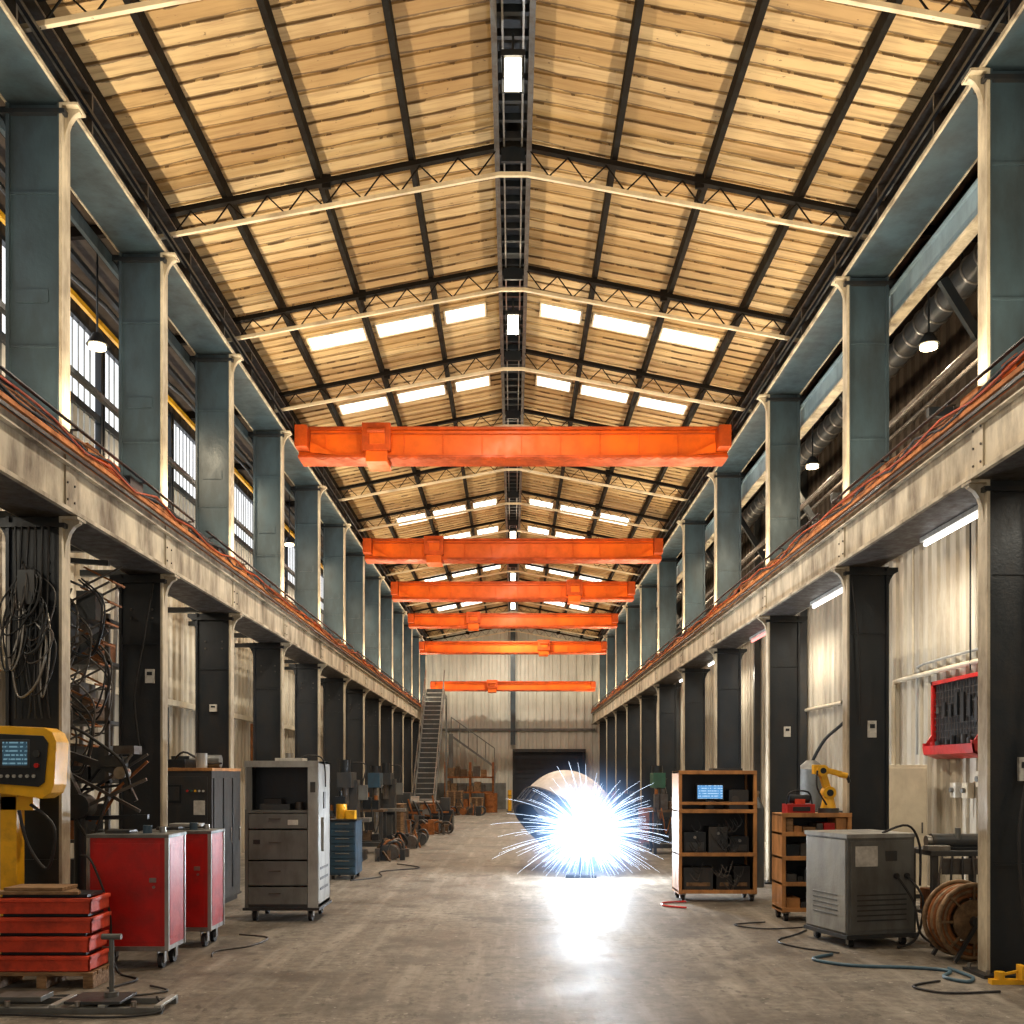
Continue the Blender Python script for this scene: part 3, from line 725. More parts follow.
for i in range(6):
    xs = -4.4 + i * .06
    b.tube([(xs, 8.84, 3.9), (xs + R.uniform(-.03, .03), 8.81, 3.0), (xs + R.uniform(-.04, .04), 8.81, 2.5), (xs, 8.84, 2.2)], .01, R.choice([rubber, black, dgrey]), 6, 5)
b.box(-4.35, -4.2, 8.77, 8.89, 3.2, 3.5, dgrey)
b.obj('hanging_cable_bundle')
b = B()
for i in range(9):
    z = 2.0 + i * .21; xl = -4.80 + .035 * i; xr = xl + .42; y = 10.5
    b.beam((xl, y, z), (xr, y, z + .21), .015, .02, dsteel); b.beam((xr, y + .03, z), (xl, y + .03, z + .21), .015, .02, rust)
    if i % 2: b.beam((xl, y - .25, z), (xr, y - .25, z + .21), .015, .02, dsteel)
    b.cyl((xl, y - .27, z), (xl, y + .05, z), .012, dsteel, 6); b.cyl((xr, y - .27, z), (xr, y + .05, z), .012, rust, 6)
b.beam((-4.85, 10.4, .0), (-4.85, 10.4, 4.2), .06, .06, black); b.beam((-4.85, 10.4, 3.95), (-4.2, 10.4, 3.9), .05, .05, black)
b.box(-5.0, -4.4, 10.2, 10.6, 0, .04, black); b.box(-4.9, -4.5, 10.25, 10.55, 1.9, 2.0, dgrey)
b.box(-4.95, -4.6, 10.3, 10.6, 3.1, 3.5, dgrey); b.box(-4.5, -4.3, 10.3, 10.5, 3.3, 3.6, black); b.beam((-4.9, 10.35, 2.7), (-4.2, 10.35, 3.2), .05, .06, black)
for i in range(14):
    xa = R.uniform(-4.8, -4.3); za = R.uniform(2.4, 3.8)
    b.tube([(xa, 10.3, za), (xa + .3, 10.15, za - .3), (xa + .15, 10.2, za - .8), (xa - .2, 10.2, za - .6), (xa - .1, 10.3, za - .1)], .01, R.choice([rubber, dsteel, black]), 6, 6)
b.obj('scissor_lift_arm')
b = B(); y = 9.6
b.cyl((-4.15, y, 0), (-4.15, y, 1.35), .06, black, 14); b.box(-4.4, -3.9, y - .2, y + .2, 0, .05, black)
b.cyl((-4.15, y - .1, 1.4), (-4.15, y + .1, 1.4), .12, dgrey, 18)
b.beam((-4.15, y, 1.4), (-4.42, y, 1.95), .08, .1, dgrey); b.cyl((-4.42, y - .09, 1.95), (-4.42, y + .09, 1.95), .09, dsteel, 16)
b.beam((-4.42, y, 1.95), (-3.75, y, 1.72), .06, .07, dgrey); b.cyl((-3.75, y - .07, 1.72), (-3.75, y + .07, 1.72), .06, steel, 14)
b.beam((-3.75, y, 1.72), (-3.62, y, 1.45), .04, .04, black); b.beam((-4.3, y - .05, 1.3), (-3.5, y - .05, 1.66), .025, .03, dsteel)
b.beam((-4.35, y + .05, 1.75), (-3.6, y + .05, 1.35), .025, .03, dsteel); b.beam((-4.4, y, 1.28), (-3.5, y, 1.3), .05, .04, black)
b.box(-3.95, -3.72, y - .08, y + .08, 1.78, 1.88, dgrey); b.box(-3.8, -3.6, y - .1, y + .1, 1.9, 1.98, dsteel)
b.cyl((-3.84, y, 1.66), (-3.66, y, 1.9), .015, steel, 8)
for i in range(7): b.beam((R.uniform(-4.4, -3.9), y + .1, R.uniform(1.2, 1.6)), (R.uniform(-4.1, -3.5), y + .12, R.uniform(1.3, 2.0)), .02, .025, R.choice([black, dsteel, rust]))
b.tube([(-4.42, y, 2.0), (-4.2, y - .1, 2.15), (-3.9, y - .1, 1.98), (-3.7, y - .1, 1.8), (-3.66, y, 1.5)], .015, rubber)
b.tube([(-4.3, y, 1.5), (-4.0, y - .15, 1.1), (-3.85, y - .1, 1.5)], .015, rubber)
b.obj('welding_manipulator_arm')
b = B()
b.tube([(-3.76, 8.7, 1.0), (-3.65, 8.66, .95), (-3.5, 8.66, .55), (-3.45, 8.6, .2), (-3.35, 8.5, .018), (-3.1, 8.25, .016), (-3.2, 7.9, .016)], .01, rubber)
b.obj('power_cable')
b = B()
for yy in (7.1, 7.42): b.box(-3.85, -2.5, yy, yy + .05, 0.0, .045, grey)
for x in (-3.8, -3.3, -2.95, -2.55): b.box(x, x + .05, 7.1, 7.46, .045, .065, lgrey)
b.box(-3.2, -2.8, 7.12, 7.45, .065, .085, dgrey); b.box(-3.75, -3.4, 7.2, 7.4, .065, .10, grey)
for x in (-3.6, -3.1, -2.7): b.cyl((x, 7.12, .05), (x, 7.12, .09), .02, steel, 10)
b.cyl((-2.93, 7.3, .08), (-2.93, 7.3, .52), .018, grey, 12); b.cyl((-2.93, 7.3, .085), (-2.93, 7.3, .12), .05, grey, 14)
b.cyl((-3.0, 7.3, .52), (-2.86, 7.3, .52), .022, grey, 12)
b.tube([(-2.6, 7.3, .08), (-2.5, 7.1, .02), (-2.8, 6.95, .015), (-3.3, 7.0, .015), (-3.7, 7.05, .015)], .01, rubber)
b.tube([(-3.7, 7.5, .015), (-3.4, 7.65, .015), (-3.0, 7.6, .015), (-2.7, 7.8, .015), (-2.9, 8.0, .015)], .01, dgrey)
b.obj('steel_jig_frame', bevel=.003)

# ------------------------------------------------------------ right foreground
def shelfcart(X0, X1, A, C, H, levels, m, z0=.1):
    b = B(); t = .045
    for x in (X0, X1 - t):
        for y in (A, C - t): b.box(x, x + t, y, y + t, z0, H, m)
    for z in levels: b.box(X0, X1, A, C, z, z + .03, m); b.box(X0, X1, A - .008, A, z - .01, z + .04, m)
    b.box(X0 + .01, X1 - .01, C - .012, C, z0, H, black)
    b.box(X0, X0 + .012, A + t, C - t, z0, H, m); b.box(X1 - .012, X1, A + t, C - t, z0, H, m)
    b.box(X0 + .013, X0 + .018, A + t, C - t, z0, H, black); b.box(X1 - .018, X1 - .013, A + t, C - t, z0, H, black)
    for x in (X0 + .06, X1 - .06):
        for y in (A + .06, C - .06): b.caster(x, y, z0, .045)
    return b
b = shelfcart(2.22, 3.27, 13.4, 13.95, 1.75, [.12, .62, 1.2, 1.72], ocher)
b.box(2.22, 3.27, 13.39, 13.4, 1.3, 1.34, ocher)
b.box(2.48, 2.86, 13.55, 13.60, 1.36, 1.58, black); b.box(2.5, 2.84, 13.545, 13.55, 1.38, 1.56, scr_blue); b.box(2.62, 2.72, 13.55, 13.65, 1.23, 1.38, black)
b.box(2.92, 3.18, 13.5, 13.8, 1.23, 1.5, dgrey); b.cyl((3.0, 13.49, 1.37), (3.0, 13.5, 1.37), .05, dsteel, 14)
for (x, w, h, m) in ((2.3, .3, .28, black), (2.64, .25, .35, dgrey), (2.93, .25, .22, black)):
    b.box(x, x + w, 13.48, 13.8, .65, .65 + h, m); b.box(x + .03, x + w - .03, 13.474, 13.48, .68, .65 + h * .5, dgrey)
    b.cyl((x + w / 2, 13.46, .65 + h * .75), (x + w / 2, 13.48, .65 + h * .75), .02, steel, 10)
for (x, w, h, m) in ((2.3, .4, .3, dgrey), (2.75, .2, .2, black), (2.98, .22, .32, black)):
    b.box(x, x + w, 13.5, 13.8, .15, .15 + h, m); b.box(x + .04, x + w - .04, 13.494, 13.5, .2, .25, brass)
for i in range(14):
    xa = R.uniform(2.32, 3.05); za = R.uniform(.75, 1.1); b.tube([(xa, 13.46, za), (xa + .07, 13.44, za - .1), (xa + .13, 13.45, za - .02), (xa + .08, 13.46, za + .08)], .007, R.choice([rubber, rubber, dsteel, black]))
    za = R.uniform(.25, .5); b.tube([(xa, 13.45, za), (xa + .1, 13.43, za - .1), (xa + .16, 13.45, za + .05)], .007, R.choice([rubber, black, dsteel]))
b.box(2.7, 3.1, 13.5, 13.8, 1.75, 1.79, dgrey); b.obj('electronics_shelf_cart', bevel=.004)
b = shelfcart(3.12, 3.93, 11.6, 12.05, 1.24, [.12, .42, .72, 1.0, 1.22], ocher)
for (z) in (.15, .45, .75, 1.03):
    x = 3.18
    while x < 3.8:
        w = R.uniform(.06, .16); b.box(x, min(x + w, 3.88), 11.63, 11.95, z, z + R.uniform(.06, .17), R.choice([black, dgrey, ocher, wood, red, dsteel])); x += w + .015
b.box(3.2, 3.52, 11.65, 11.9, 1.25, 1.36, red); b.box(3.26, 3.46, 11.63, 11.65, 1.28, 1.33, black); b.cyl((3.24, 11.75, 1.42), (3.48, 11.75, 1.42), .05, black, 12); b.box(3.3, 3.42, 11.7, 11.85, 1.36, 1.42, redtray)
b.tube([(3.2, 11.7, 1.36), (3.25, 11.7, 1.5), (3.45, 11.7, 1.5), (3.5, 11.7, 1.36)], .012, black)
b.obj('parts_shelf_cart', bevel=.004)
b = B(); X, Y, Z = 3.72, 11.8, 1.251
b.cyl((X, Y, Z), (X, Y, Z + .06), .12, dgrey, 20); b.cyl((X, Y, Z + .06), (X, Y, Z + .2), .09, yellow, 20, .06)
b.cyl((X, Y - .07, Z + .24), (X, Y + .07, Z + .24), .075, yellow, 18)
b.beam((X, Y, Z + .24), (X - .08, Y, Z + .5), .08, .075, yellow); b.cyl((X - .08, Y - .07, Z + .5), (X - .08, Y + .07, Z + .5), .07, yellow, 18)
b.cyl((X - .08, Y - .08, Z + .5), (X - .08, Y - .07, Z + .5), .035, black, 14); b.cyl((X, Y - .08, Z + .24), (X, Y - .07, Z + .24), .04, black, 14)
b.beam((X - .08, Y, Z + .52), (X + .15, Y, Z + .46), .065, .065, yellow); b.cyl((X + .12, Y, Z + .46), (X + .22, Y, Z + .44), .035, yellow, 14)
b.cyl((X + .22, Y, Z + .44), (X + .25, Y, Z + .36), .02, black, 10); b.box(X - .18, X - .08, Y - .05, Y + .05, Z + .46, Z + .57, yellow)
b.tube([(X - .15, Y - .07, Z + .5), (X - .16, Y - .1, Z + .3), (X - .05, Y - .1, Z + .1)], .012, rubber)
b.obj('yellow_robot_arm', bevel=.004)
b = B(); w, d = .76, .74
b.box(0, w, 0, d, .13, 1.08, grey); b.box(-.012, .0, .02, d - .02, .15, 1.06, lgrey); b.box(-.015, w + .015, -.015, d + .015, 1.08, 1.12, lgrey)  # left panel in lighter grey: its lighter shading is put into the colour
b.box(.03, w - .03, -.012, 0, .17, 1.05, grey); b.box(.08, .33, -.018, -.012, .80, 1.0, white); b.box(.42, .55, -.018, -.012, .85, .95, dgrey)
for i in range(6): b.box(.1, w - .1, -.016, -.012, .26 + i * .05, .275 + i * .05, dgrey)
b.cyl((w - .1, -.03, .7), (w - .1, -.012, .7), .03, black, 12); b.cyl((w - .22, -.03, .7), (w - .22, -.012, .7), .03, black, 12)
for i in range(5): b.box(-.018, -.012, .15, d - .15, .3 + i * .05, .315 + i * .05, grey)
b.box(-.02, w + .02, -.02, d + .02, .09, .13, dgrey)
for x in (.08, w - .08):
    for y in (.08, d - .08): b.caster(x, y, .09, .04)
b.tube([(w - .1, -.03, .7), (w - .02, -.15, .5), (w - .02, -.12, .2), (w - .1, -.1, .05), (w - .3, -.15, .02)], .013, rubber)
b.tube([(w - .22, -.03, .7), (w - .1, -.12, .45), (w - .05, -.16, .15), (w + .1, -.2, .03)], .013, rubber)
b.tube([(w - .3, .1, 1.12), (w - .1, -.03, 1.2), (w + .03, -.04, 1.0), (w + .02, -.06, .6)], .013, rubber)
b.obj('power_supply_cabinet', (3.27, 9.78, 0), math.radians(15), bevel=.006)
b = B(); X0, X1, A, C = 4.12, 4.85, 9.85, 10.5
b.box(X0, X1, A, C, .9, .95, dgrey)
for x in (X0 + .02, X1 - .08):
    for y in (A + .02, C - .08): b.box(x, x + .06, y, y + .06, 0, .9, dgrey)
b.box(X0, X1, A, C, .3, .33, dgrey); b.box(X0 + .05, X0 + .4, A + .05, A + .4, .33, .55, rust); b.box(X0 + .1, X1 - .1, A - .01, A, .72, .88, dsteel)
b.cyl((X0 + .1, A + .25, 1.03), (X0 + .6, A + .25, 1.03), .08, dgrey, 18); b.cyl((X0 + .05, A + .25, 1.03), (X0 + .1, A + .25, 1.03), .06, steel, 16)
b.box(X0 + .15, X0 + .55, A + .15, A + .35, .95, .98, black); b.cyl((X0 + .35, A + .2, 1.05), (X0 + .35, A + .2, 1.17), .03, grey, 10)
b.box(X0 - .02, X0 + .2, A + .02, A + .15, .95, 1.0, steel)
for i in range(5): b.tube([(X0 + .1 + i * .1, A - .02, .9), (X0 + .05 + i * .12, A - .06, .6), (X0 + .15 + i * .1, A - .05, .35)], .012, R.choice([rubber, dsteel, rust]))
b.obj('steel_workbench', bevel=.004)
b = B(); c = Vector((4.17, 9.2, .37)); ax = Vector((.1, -1, 0)).normalized()
for s_ in (-.13, .13):
    b.ring(c + ax * s_, ax, .335, .022, brass, 40, 8); b.cyl(c + ax * (s_ - .008), c + ax * (s_ + .008), .20, brass, 28)
    for i in range(8):
        t = i * pi / 4; q = ax.cross(Vector((0, 0, 1))) * math.cos(t) + Vector((0, 0, 1)) * math.sin(t)
        b.beam(c + ax * s_ + q * .1, c + ax * s_ + q * .33, .02, .02, brass)
for k in range(5):
    for r_ in (.24, .275, .30): b.ring(c + ax * (-.1 + k * .05), ax, r_, .024, brass if (k + int(r_ * 100)) % 2 else rust, 32, 6)
b.cyl(c - ax * .2, c + ax * .2, .05, dgrey, 16)
for s_ in (-.19, .19):
    p = c + ax * s_; sd = ax.cross(Vector((0, 0, 1))).normalized()
    b.beam(p, p + sd * .22 - Vector((0, 0, .355)), .03, .03, dgrey); b.beam(p, p - sd * .22 - Vector((0, 0, .355)), .03, .03, dgrey)
b.obj('cable_reel')
b = B(); b.box(3.88, 4.16, 8.10, 8.17, .0, .04, yellow); b.box(4.10, 4.14, 8.05, 8.15, .04, .16, yellow); b.cyl((3.96, 8.14, .04), (3.96, 8.14, .1), .04, yellow, 12)
b.beam((3.96, 8.14, .07), (4.16, 8.12, .12), .02, .02, yellow); b.obj('yellow_floor_clamp')
b = B()
b.tube([(3.0, 9.4, .016), (2.75, 9.15, .016), (3.0, 8.85, .016), (3.5, 8.75, .016), (3.75, 8.6, .016), (3.6, 8.35, .016), (3.7, 8.15, .016), (3.82, 8.3, .016), (3.82, 8.5, .016), (3.8, 8.72, .016)], .015, hosem, 8, 8)
b.obj('air_hose')
def floorcable(pts, r, m):
    b = B(); b.tube([(x, y, r + .002) for x, y in pts], r, m, 6, 6); b.obj('floor_cable')
floorcable([(2.3, 13.3), (2.0, 13.2), (1.95, 12.9), (2.2, 12.7)], .014, red)
floorcable([(2.9, 11.5), (2.5, 11.3), (2.75, 11.0), (3.2, 11.1), (3.3, 11.3)], .008, rubber)
floorcable([(3.1, 9.5), (2.8, 9.8), (2.7, 10.2), (3.0, 10.6), (3.2, 10.9)], .009, rubber)
floorcable([(3.5, 8.2), (3.2, 8.0), (3.35, 7.75), (3.8, 7.8)], .010, rubber)
floorcable([(-2.6, 16), (-2.2, 16.6), (-2.3, 17.5), (-1.7, 18.2), (-2.2, 19)], .010, rubber)
floorcable([(-2.9, 10.6), (-2.55, 10.4), (-2.6, 9.9), (-2.85, 9.6), (-2.8, 9.3)], .009, dsteel)
b = B(); X0, X1, A, C = 5.15, 5.70, 13.75, 14.25
b.box(X0, X1, A, C, .06, 1.84, beige); b.box(X0 + .03, X1 - .03, A + .02, C - .02, 0, .06, black)
b.box(X0 + .02, X1 - .02, A - .012, A, .1, 1.8, beige); b.box(X1 - .09, X1 - .07, A - .03, A - .012, .9, 1.05, dsteel)
b.box(X0 - .01, X0, A + .03, C - .03, .1, 1.8, beige); b.obj('beige_locker', bevel=.006)
b = B(); x = 5.93; ya, yb = 12.5, 14.0
b.box(x - .03, x, ya, yb, 2.1, 2.98, black)
for (a, c_, z0, z1) in ((ya, ya + .05, 2.0, 3.0), (yb - .05, yb, 2.0, 3.0), (ya, yb, 2.95, 3.0)): b.box(x - .08, x, a, c_, z0, z1, red)
i = ya + .1
while i < yb - .05: b.box(x - .05, x - .04, i, i + .008, 2.1, 2.95, dsteel); i += .09
for i in range(9): b.box(x - .05, x - .04, ya, yb, 2.12 + i * .09, 2.128 + i * .09, dsteel)
bp_ = [(x, 1.92), (x - .18, 1.98), (x - .20, 2.14), (x - .16, 2.14), (x - .05, 2.3), (x, 2.3)]
b.prism(bp_, 'y', ya, ya + .03, red); b.prism(bp_, 'y', yb - .03, yb, red)
b.prism([(x, 1.92), (x - .18, 1.98), (x - .20, 2.10), (x - .17, 2.10), (x - .15, 2.0), (x, 1.95)], 'y', ya, yb, red)
for i in range(9): b.cyl((x - .1, ya + .1 + i * .16, 1.98), (x - .1, ya + .1 + i * .16, 2.1 + R.uniform(0, .14)), .04, R.choice([black, dgrey, red]), 10)
for i in range(7): b.box(x - .075, x - .05, ya + .12 + i * .19, ya + .2 + i * .19, 2.35 + R.uniform(0, .2), 2.6 + R.uniform(0, .2), R.choice([black, dgrey, black]))
b.obj('red_tool_rack')
b = B()
b.tube([(5.92, 12.0, 3.15), (5.92, 15.2, 3.15), (5.92, 15.5, 3.1), (5.92, 15.55, 2.9), (5.92, 15.55, 1.4)], .035, beige, 8, 3)
b.tube([(5.92, 12.0, 3.3), (5.92, 14.4, 3.3), (5.92, 14.6, 3.2), (5.92, 14.65, 3.0), (5.92, 14.65, 2.0)], .02, lgrey, 8, 3)
b.cyl((5.92, 14.8, 3.15), (5.92, 14.8, 5.1), .015, beige, 8); b.cyl((5.9, 12.9, 3.05), (5.9, 12.9, 5.1), .012, black, 8)
b.tube([(5.92, 18, 3.0), (5.92, 21, 3.0), (5.92, 21.3, 2.9), (5.92, 21.3, 1)], .035, beige, 8, 3)
b.obj('wall_conduit')
for (y, z, m) in ((12.9, 1.4, beige), (13.25, 1.4, white), (12.5, 1.55, beige)):
    b = B(); b.box(5.86, 5.95, y, y + .16, z, z + .2, m); b.cyl((5.82, y + .08, z + .1), (5.86, y + .08, z + .1), .035, grey, 12); b.cyl((5.90, y + .08, z - .25), (5.90, y + .08, z), .012, beige, 6); b.obj('wall_socket_box')
for (x, y, z, w, h) in ((-4.2, 11.43, 2.75, .1, .16), (4.25, 11.98, 2.15, .1, .2), (4.27, 8.45, 1.65, .07, .2), (-4.3, 14.18, 2.6, .1, .1), (4.25, 15.68, 2.3, .1, .16)):
    b = B(); b.box(x, x + w, y - .015, y + .018, z, z + h, white); b.box(x + .02, x + w - .02, y - .018, y - .015, z + h * .55, z + h * .8, black); b.obj('column_notice_plate')
b = B()
b.tube([(4.36, 8.4, 4.1), (4.38, 8.35, 2.8), (4.30, 8.35, 1.8), (4.2, 8.3, 1.2), (4.23, 8.28, .5), (4.3, 8.26, .1)], .014, rubber)
b.obj('hanging_cable')
b = B(); b.tube([(4.05, 11.98, 4.1), (4.12, 11.9, 3.2), (4.15, 11.95, 2.3)], .01, rubber); b.obj('hanging_cable')
b = B(); b.tube([(-4.1, 11.4, 3.9), (-4.2, 11.36, 3.2), (-4.3, 11.36, 2.6), (-4.25, 11.38, 2.0)], .012, rubber); b.obj('hanging_cable')

# ------------------------------------------------------------ mid / far clutter
def drum_(x, y, m, h=.88, r=.29):
    b = B(); b.cyl((x, y, 0), (x, y, h), r, m, 24)
    for z in (.02, h * .33, h * .66, h - .02): b.ring((x, y, z), (0, 0, 1), r, .015, m, 24, 6)
    b.cyl((x + .12, y, h), (x + .12, y, h + .02), .035, black, 10); b.obj('oil_drum')
def gascyl(x, y, m):
    b = B(); b.cyl((x, y, 0), (x, y, 1.2), .115, m, 18); b.cyl((x, y, 1.2), (x, y, 1.36), .115, m, 18, .04); b.cyl((x, y, 1.36), (x, y, 1.46), .035, brass, 10); b.box(x - .05, x + .05, y - .015, y + .015, 1.42, 1.45, steel); b.obj('gas_cylinder')
def bench(x0, x1, y0, y1, h=.9):
    b = B(); b.box(x0, x1, y0, y1, h, h + .05, dwood)
    for x in (x0 + .02, x1 - .08):
        for y in (y0 + .02, y1 - .08): b.box(x, x + .06, y, y + .06, 0, h, dgrey)
    b.box(x0, x1, y0, y1, .25, .28, dgrey); x = x0 + .05
    while x < x1 - .15:
        w = R.uniform(.08, .2); m = R.choice([black, rust, dgrey, dsteel, dwood, black])
        hh = R.uniform(.08, .4); b.box(x, x + w, y0 + .1, y0 + .35, h + .05, h + .05 + hh, m)
        b.cyl((x + w / 2, y0 + .2, h + .05 + hh), (x + w / 2, y0 + .2, h + .15 + hh), .04, R.choice([dsteel, black, rust]), 10)
        b.box(x, x + w, y0 + .1, y0 + .35, .28, .28 + R.uniform(.1, .5), R.choice([dwood, black, dgrey, dsteel]))
        b.tube([(x, y0, h + .1), (x + .05, y0 - .05, h - .2), (x + .1, y0 - .03, h - .45), (x + .2, y0 - .05, h - .1)], .012, R.choice([rubber, rubber, rust])); x += w + .03
    b.obj('cluttered_workbench')
def scrap(x0, x1, y0, y1, h, n=26):
    b = B()
    for i in range(n):
        w = R.uniform(.06, .22); x = R.uniform(x0, x1 - w); y = R.uniform(y0, y1 - w); t = 1 - abs((x + w / 2) - (x0 + x1) / 2) / (x1 - x0)
        k = R.random(); m = R.choice([black, rust, dsteel, dgrey, black, dwood, dsteel])
        hh = h * t * R.uniform(.3, 1)
        if k < .3: b.box(x, x + w, y, y + w, 0, hh * .7, m)
        elif k < .7: b.beam((x, y, 0), (x + R.uniform(-.3, .3), y + .2, hh), .03, .04, m)
        elif k < .85: b.cyl((x + w / 2, y, .15), (x + w / 2, y + .3, .15), .15, m, 18)
        else: b.ring((x + w / 2, y, .2), (R.uniform(-1, 1), 1, R.uniform(-.5, .5)), .17, .03, m, 20, 6)
    b.v = [(p[0], p[1], max(p[2], 0)) for p in b.v]
    b.obj('scrap_metal_pile')
def crate(x0, x1, y0, y1, h, z=0):
    b = B(); n = max(2, int(h / .12))
    for i in range(n):
        za = z + .08 + i * (h - .08) / n; b.box(x0, x1, y0, y0 + .02, za, za + (h - .08) / n - .015, dwood); b.box(x0, x1, y1 - .02, y1, za, za + (h - .08) / n - .015, dwood)
        b.box(x0, x0 + .02, y0, y1, za, za + (h - .08) / n - .015, dwood); b.box(x1 - .02, x1, y0, y1, za, za + (h - .08) / n - .015, dwood)
    for x in (x0, (x0 + x1) / 2 - .04, x1 - .08): b.box(x, x + .08, y0, y1, z, z + .08, wood); b.box(x, x + .08, y0 - .015, y0, z + .08, z + h, wood)
    b.box(x0, x1, y0, y1, z + h - .03, z + h, wood); b.obj('wooden_crate')
def drillpress(x, y):
    b = B(); b.box(x - .3, x + .3, y - .3, y + .35, 0, .1, dgrey); b.cyl((x, y + .15, .1), (x, y + .15, 1.75), .06, steel, 16)
    b.box(x - .22, x + .22, y - .28, y + .12, .85, .9, dgrey); b.box(x - .14, x + .14, y - .3, y + .3, 1.4, 1.75, green if x > 0 else bluebox); b.cyl((x, y - .15, 1.15), (x, y - .15, 1.42), .05, dsteel, 14)
    b.cyl((x, y - .15, .98), (x, y - .15, 1.15), .015, steel, 8); b.cyl((x, y + .1, 1.75), (x, y + .1, 1.92), .13, black, 18)
    for i in range(3): t = i * 2.1; b.beam((x + .16, y - .1, 1.45), (x + .18, y - .1 + .2 * math.cos(t), 1.45 + .2 * math.sin(t)), .015, .015, steel)
    b.box(x - .12, x + .12, y - .2, y - .02, .9, .97, black); b.obj('drill_press', bevel=.006)
def mill(x, y):
    b = B(); b.box(x - .35, x + .35, y - .4, y + .4, 0, .2, black); b.box(x - .2, x + .2, y, y + .38, .2, 1.6, dgrey); b.box(x - .16, x + .16, y - .35, y, .2, .7, dgrey)
    b.box(x - .5, x + .5, y - .38, y - .05, .78, .86, steel); b.box(x - .14, x + .14, y - .4, y + .3, 1.45, 1.75, dgrey); b.cyl((x, y - .25, 1.1), (x, y - .25, 1.45), .07, dsteel, 14)
    b.cyl((x, y - .25, 1.75), (x, y - .25, 2.0), .11, black, 16); b.ring((x - .55, y - .2, .82), (1, 0, 0), .09, .012, steel, 20, 6); b.box(x + .22, x + .4, y, y + .1, 1.2, 1.5, grey)
    b.tube([(x + .3, y, 1.5), (x + .35, y + .1, 1.9), (x + .1, y + .1, 1.95)], .015, rubber); b.obj('milling_machine', bevel=.006)
bench(-3.85, -2.95, 18.0, 18.7); drillpress(-3.55, 17.1); mill(-3.3, 19.9); bench(-3.8, -2.8, 21.6, 22.3, .9); scrap(-2.75, -2.1, 19.6, 21.0, .6); gascyl(-3.7, 15.7, dgrey); gascyl(-3.72, 16.05, green)
mill(-3.2, 25.4); drillpress(-3.3, 24.0); crate(-3.8, -3.0, 27.4, 28.2, .9); scrap(-2.8, -2.0, 23.0, 24.6, .7)
b = B(); X0, X1, A = -3.75, -1.85, 30.6
b.box(X0, X1, A, A + .8, .0, .45, black); b.box(X0 + .05, X0 + .6, A, A + .8, .45, 1.15, dgrey); b.box(X0 + .6, X1, A + .15, A + .6, .45, .62, black)
b.cyl((X0 + .6, A + .35, .85), (X0 + .85, A + .35, .85), .2, steel, 20); b.cyl((X0 + .85, A + .35, .85), (X1 - .3, A + .35, .85), .06, steel, 12); b.box(X1 - .4, X1 - .1, A + .15, A + .6, .62, 1.0, dgrey)
b.box(X0 + 1.0, X0 + 1.35, A - .05, A + .65, .6, .8, rust); b.cyl((X0 + 1.1, A - .12, .55), (X0 + 1.1, A - .05, .55), .12, steel, 16)
for i in range(8): b.beam((X0 + R.uniform(0, 1.8), A - .1, .3 + R.uniform(0, .3)), (X0 + R.uniform(0, 1.8), A - .08, .5 + R.uniform(0, .6)), .05, .05, R.choice([black, rust, dgrey]))
for i in range(5): b.tube([(X0 + i * .35, A - .1, .9), (X0 + i * .35 + .2, A - .2, .5), (X0 + i * .35 + .1, A - .3, .03)], .03, black)
b.obj('metal_lathe')
scrap(-3.3, -1.8, 28.4, 29.8, 1.0, 46)
b = B(); X0, X1 = -3.68, -2.95; n = 26
for i in range(n):
    y = 36.9 + i * .22; z = (i + 1) * .2; b.box(X0, X1, y, y + .26, z - .03, z, lgrey); b.box(X0, X1, y + .23, y + .25, z, z + .17, dgrey)
for x in (X0 - .03, X1 + .03):
    b.beam((x, 36.85, .15), (x, 36.9 + n * .22, n * .2 + .02), .05, .22, grey); b.beam((x, 36.8, 1.0), (x, 36.9 + n * .22, n * .2 + .95), .04, .04, steel)
    for i in range(0, n, 4): b.cyl((x, 36.9 + i * .22, i * .2), (x, 36.9 + i * .22, i * .2 + 1.05), .02, steel, 6)
yt = 36.9 + n * .22; b.box(X0 - .03, X1 + .03, yt, yt + 1.8, n * .2 - .12, n * .2, grey)
for x in (X0, X1): b.box(x - .04, x + .04, yt + 1.6, yt + 1.7, 0, n * .2 - .1, grey)
b.obj('steel_staircase')
b = B()
b.beam((-3.0, 48.5, 3.6), (-.9, 48.5, 2.1), .08, .1, grey); b.beam((-3.0, 48.5, 4.5), (-.9, 48.5, 3.0), .05, .05, grey)
for i in range(6): t = i / 5; b.cyl((-3 + 2.1 * t, 48.5, 3.6 - 1.5 * t), (-3 + 2.1 * t, 48.5, 4.5 - 1.5 * t), .025, grey, 6)
b.box(-3.1, -2.9, 48.4, 48.6, 0, 3.7, grey); b.box(-1.0, -.85, 48.4, 48.6, 0, 2.15, grey)
b.obj('ramp_handrail')
b = B(); X0, X1, A = -3.2, -.9, 46.6
for x in (X0, -2.05, X1 - .08):
    for y in (A, A + .9): b.box(x, x + .08, y, y + .08, 0, 2.3, rust)
for z in (.15, .85, 1.55): b.box(X0, X1, A, A + .98, z, z + .08, rust)
for z in (.23, .93, 1.63):
    x = X0 + .12
    while x < X1 - .4:
        w = R.uniform(.15, .4); b.box(x, x + w, A + .1, A + .8, z, z + R.uniform(.2, .55), R.choice([wood, dwood, rust, dsteel, black, brass])); x += w + .04
b.obj('pallet_rack')
crate(-2.9, -2.2, 43.6, 44.4, 1.0); crate(-1.9, -1.3, 43.9, 44.7, .7); scrap(-2.8, -1.2, 41.5, 43, .9, 30); drum_(-1.0, 45.4, rust)
b = B(); x, y = -.15, 46.5
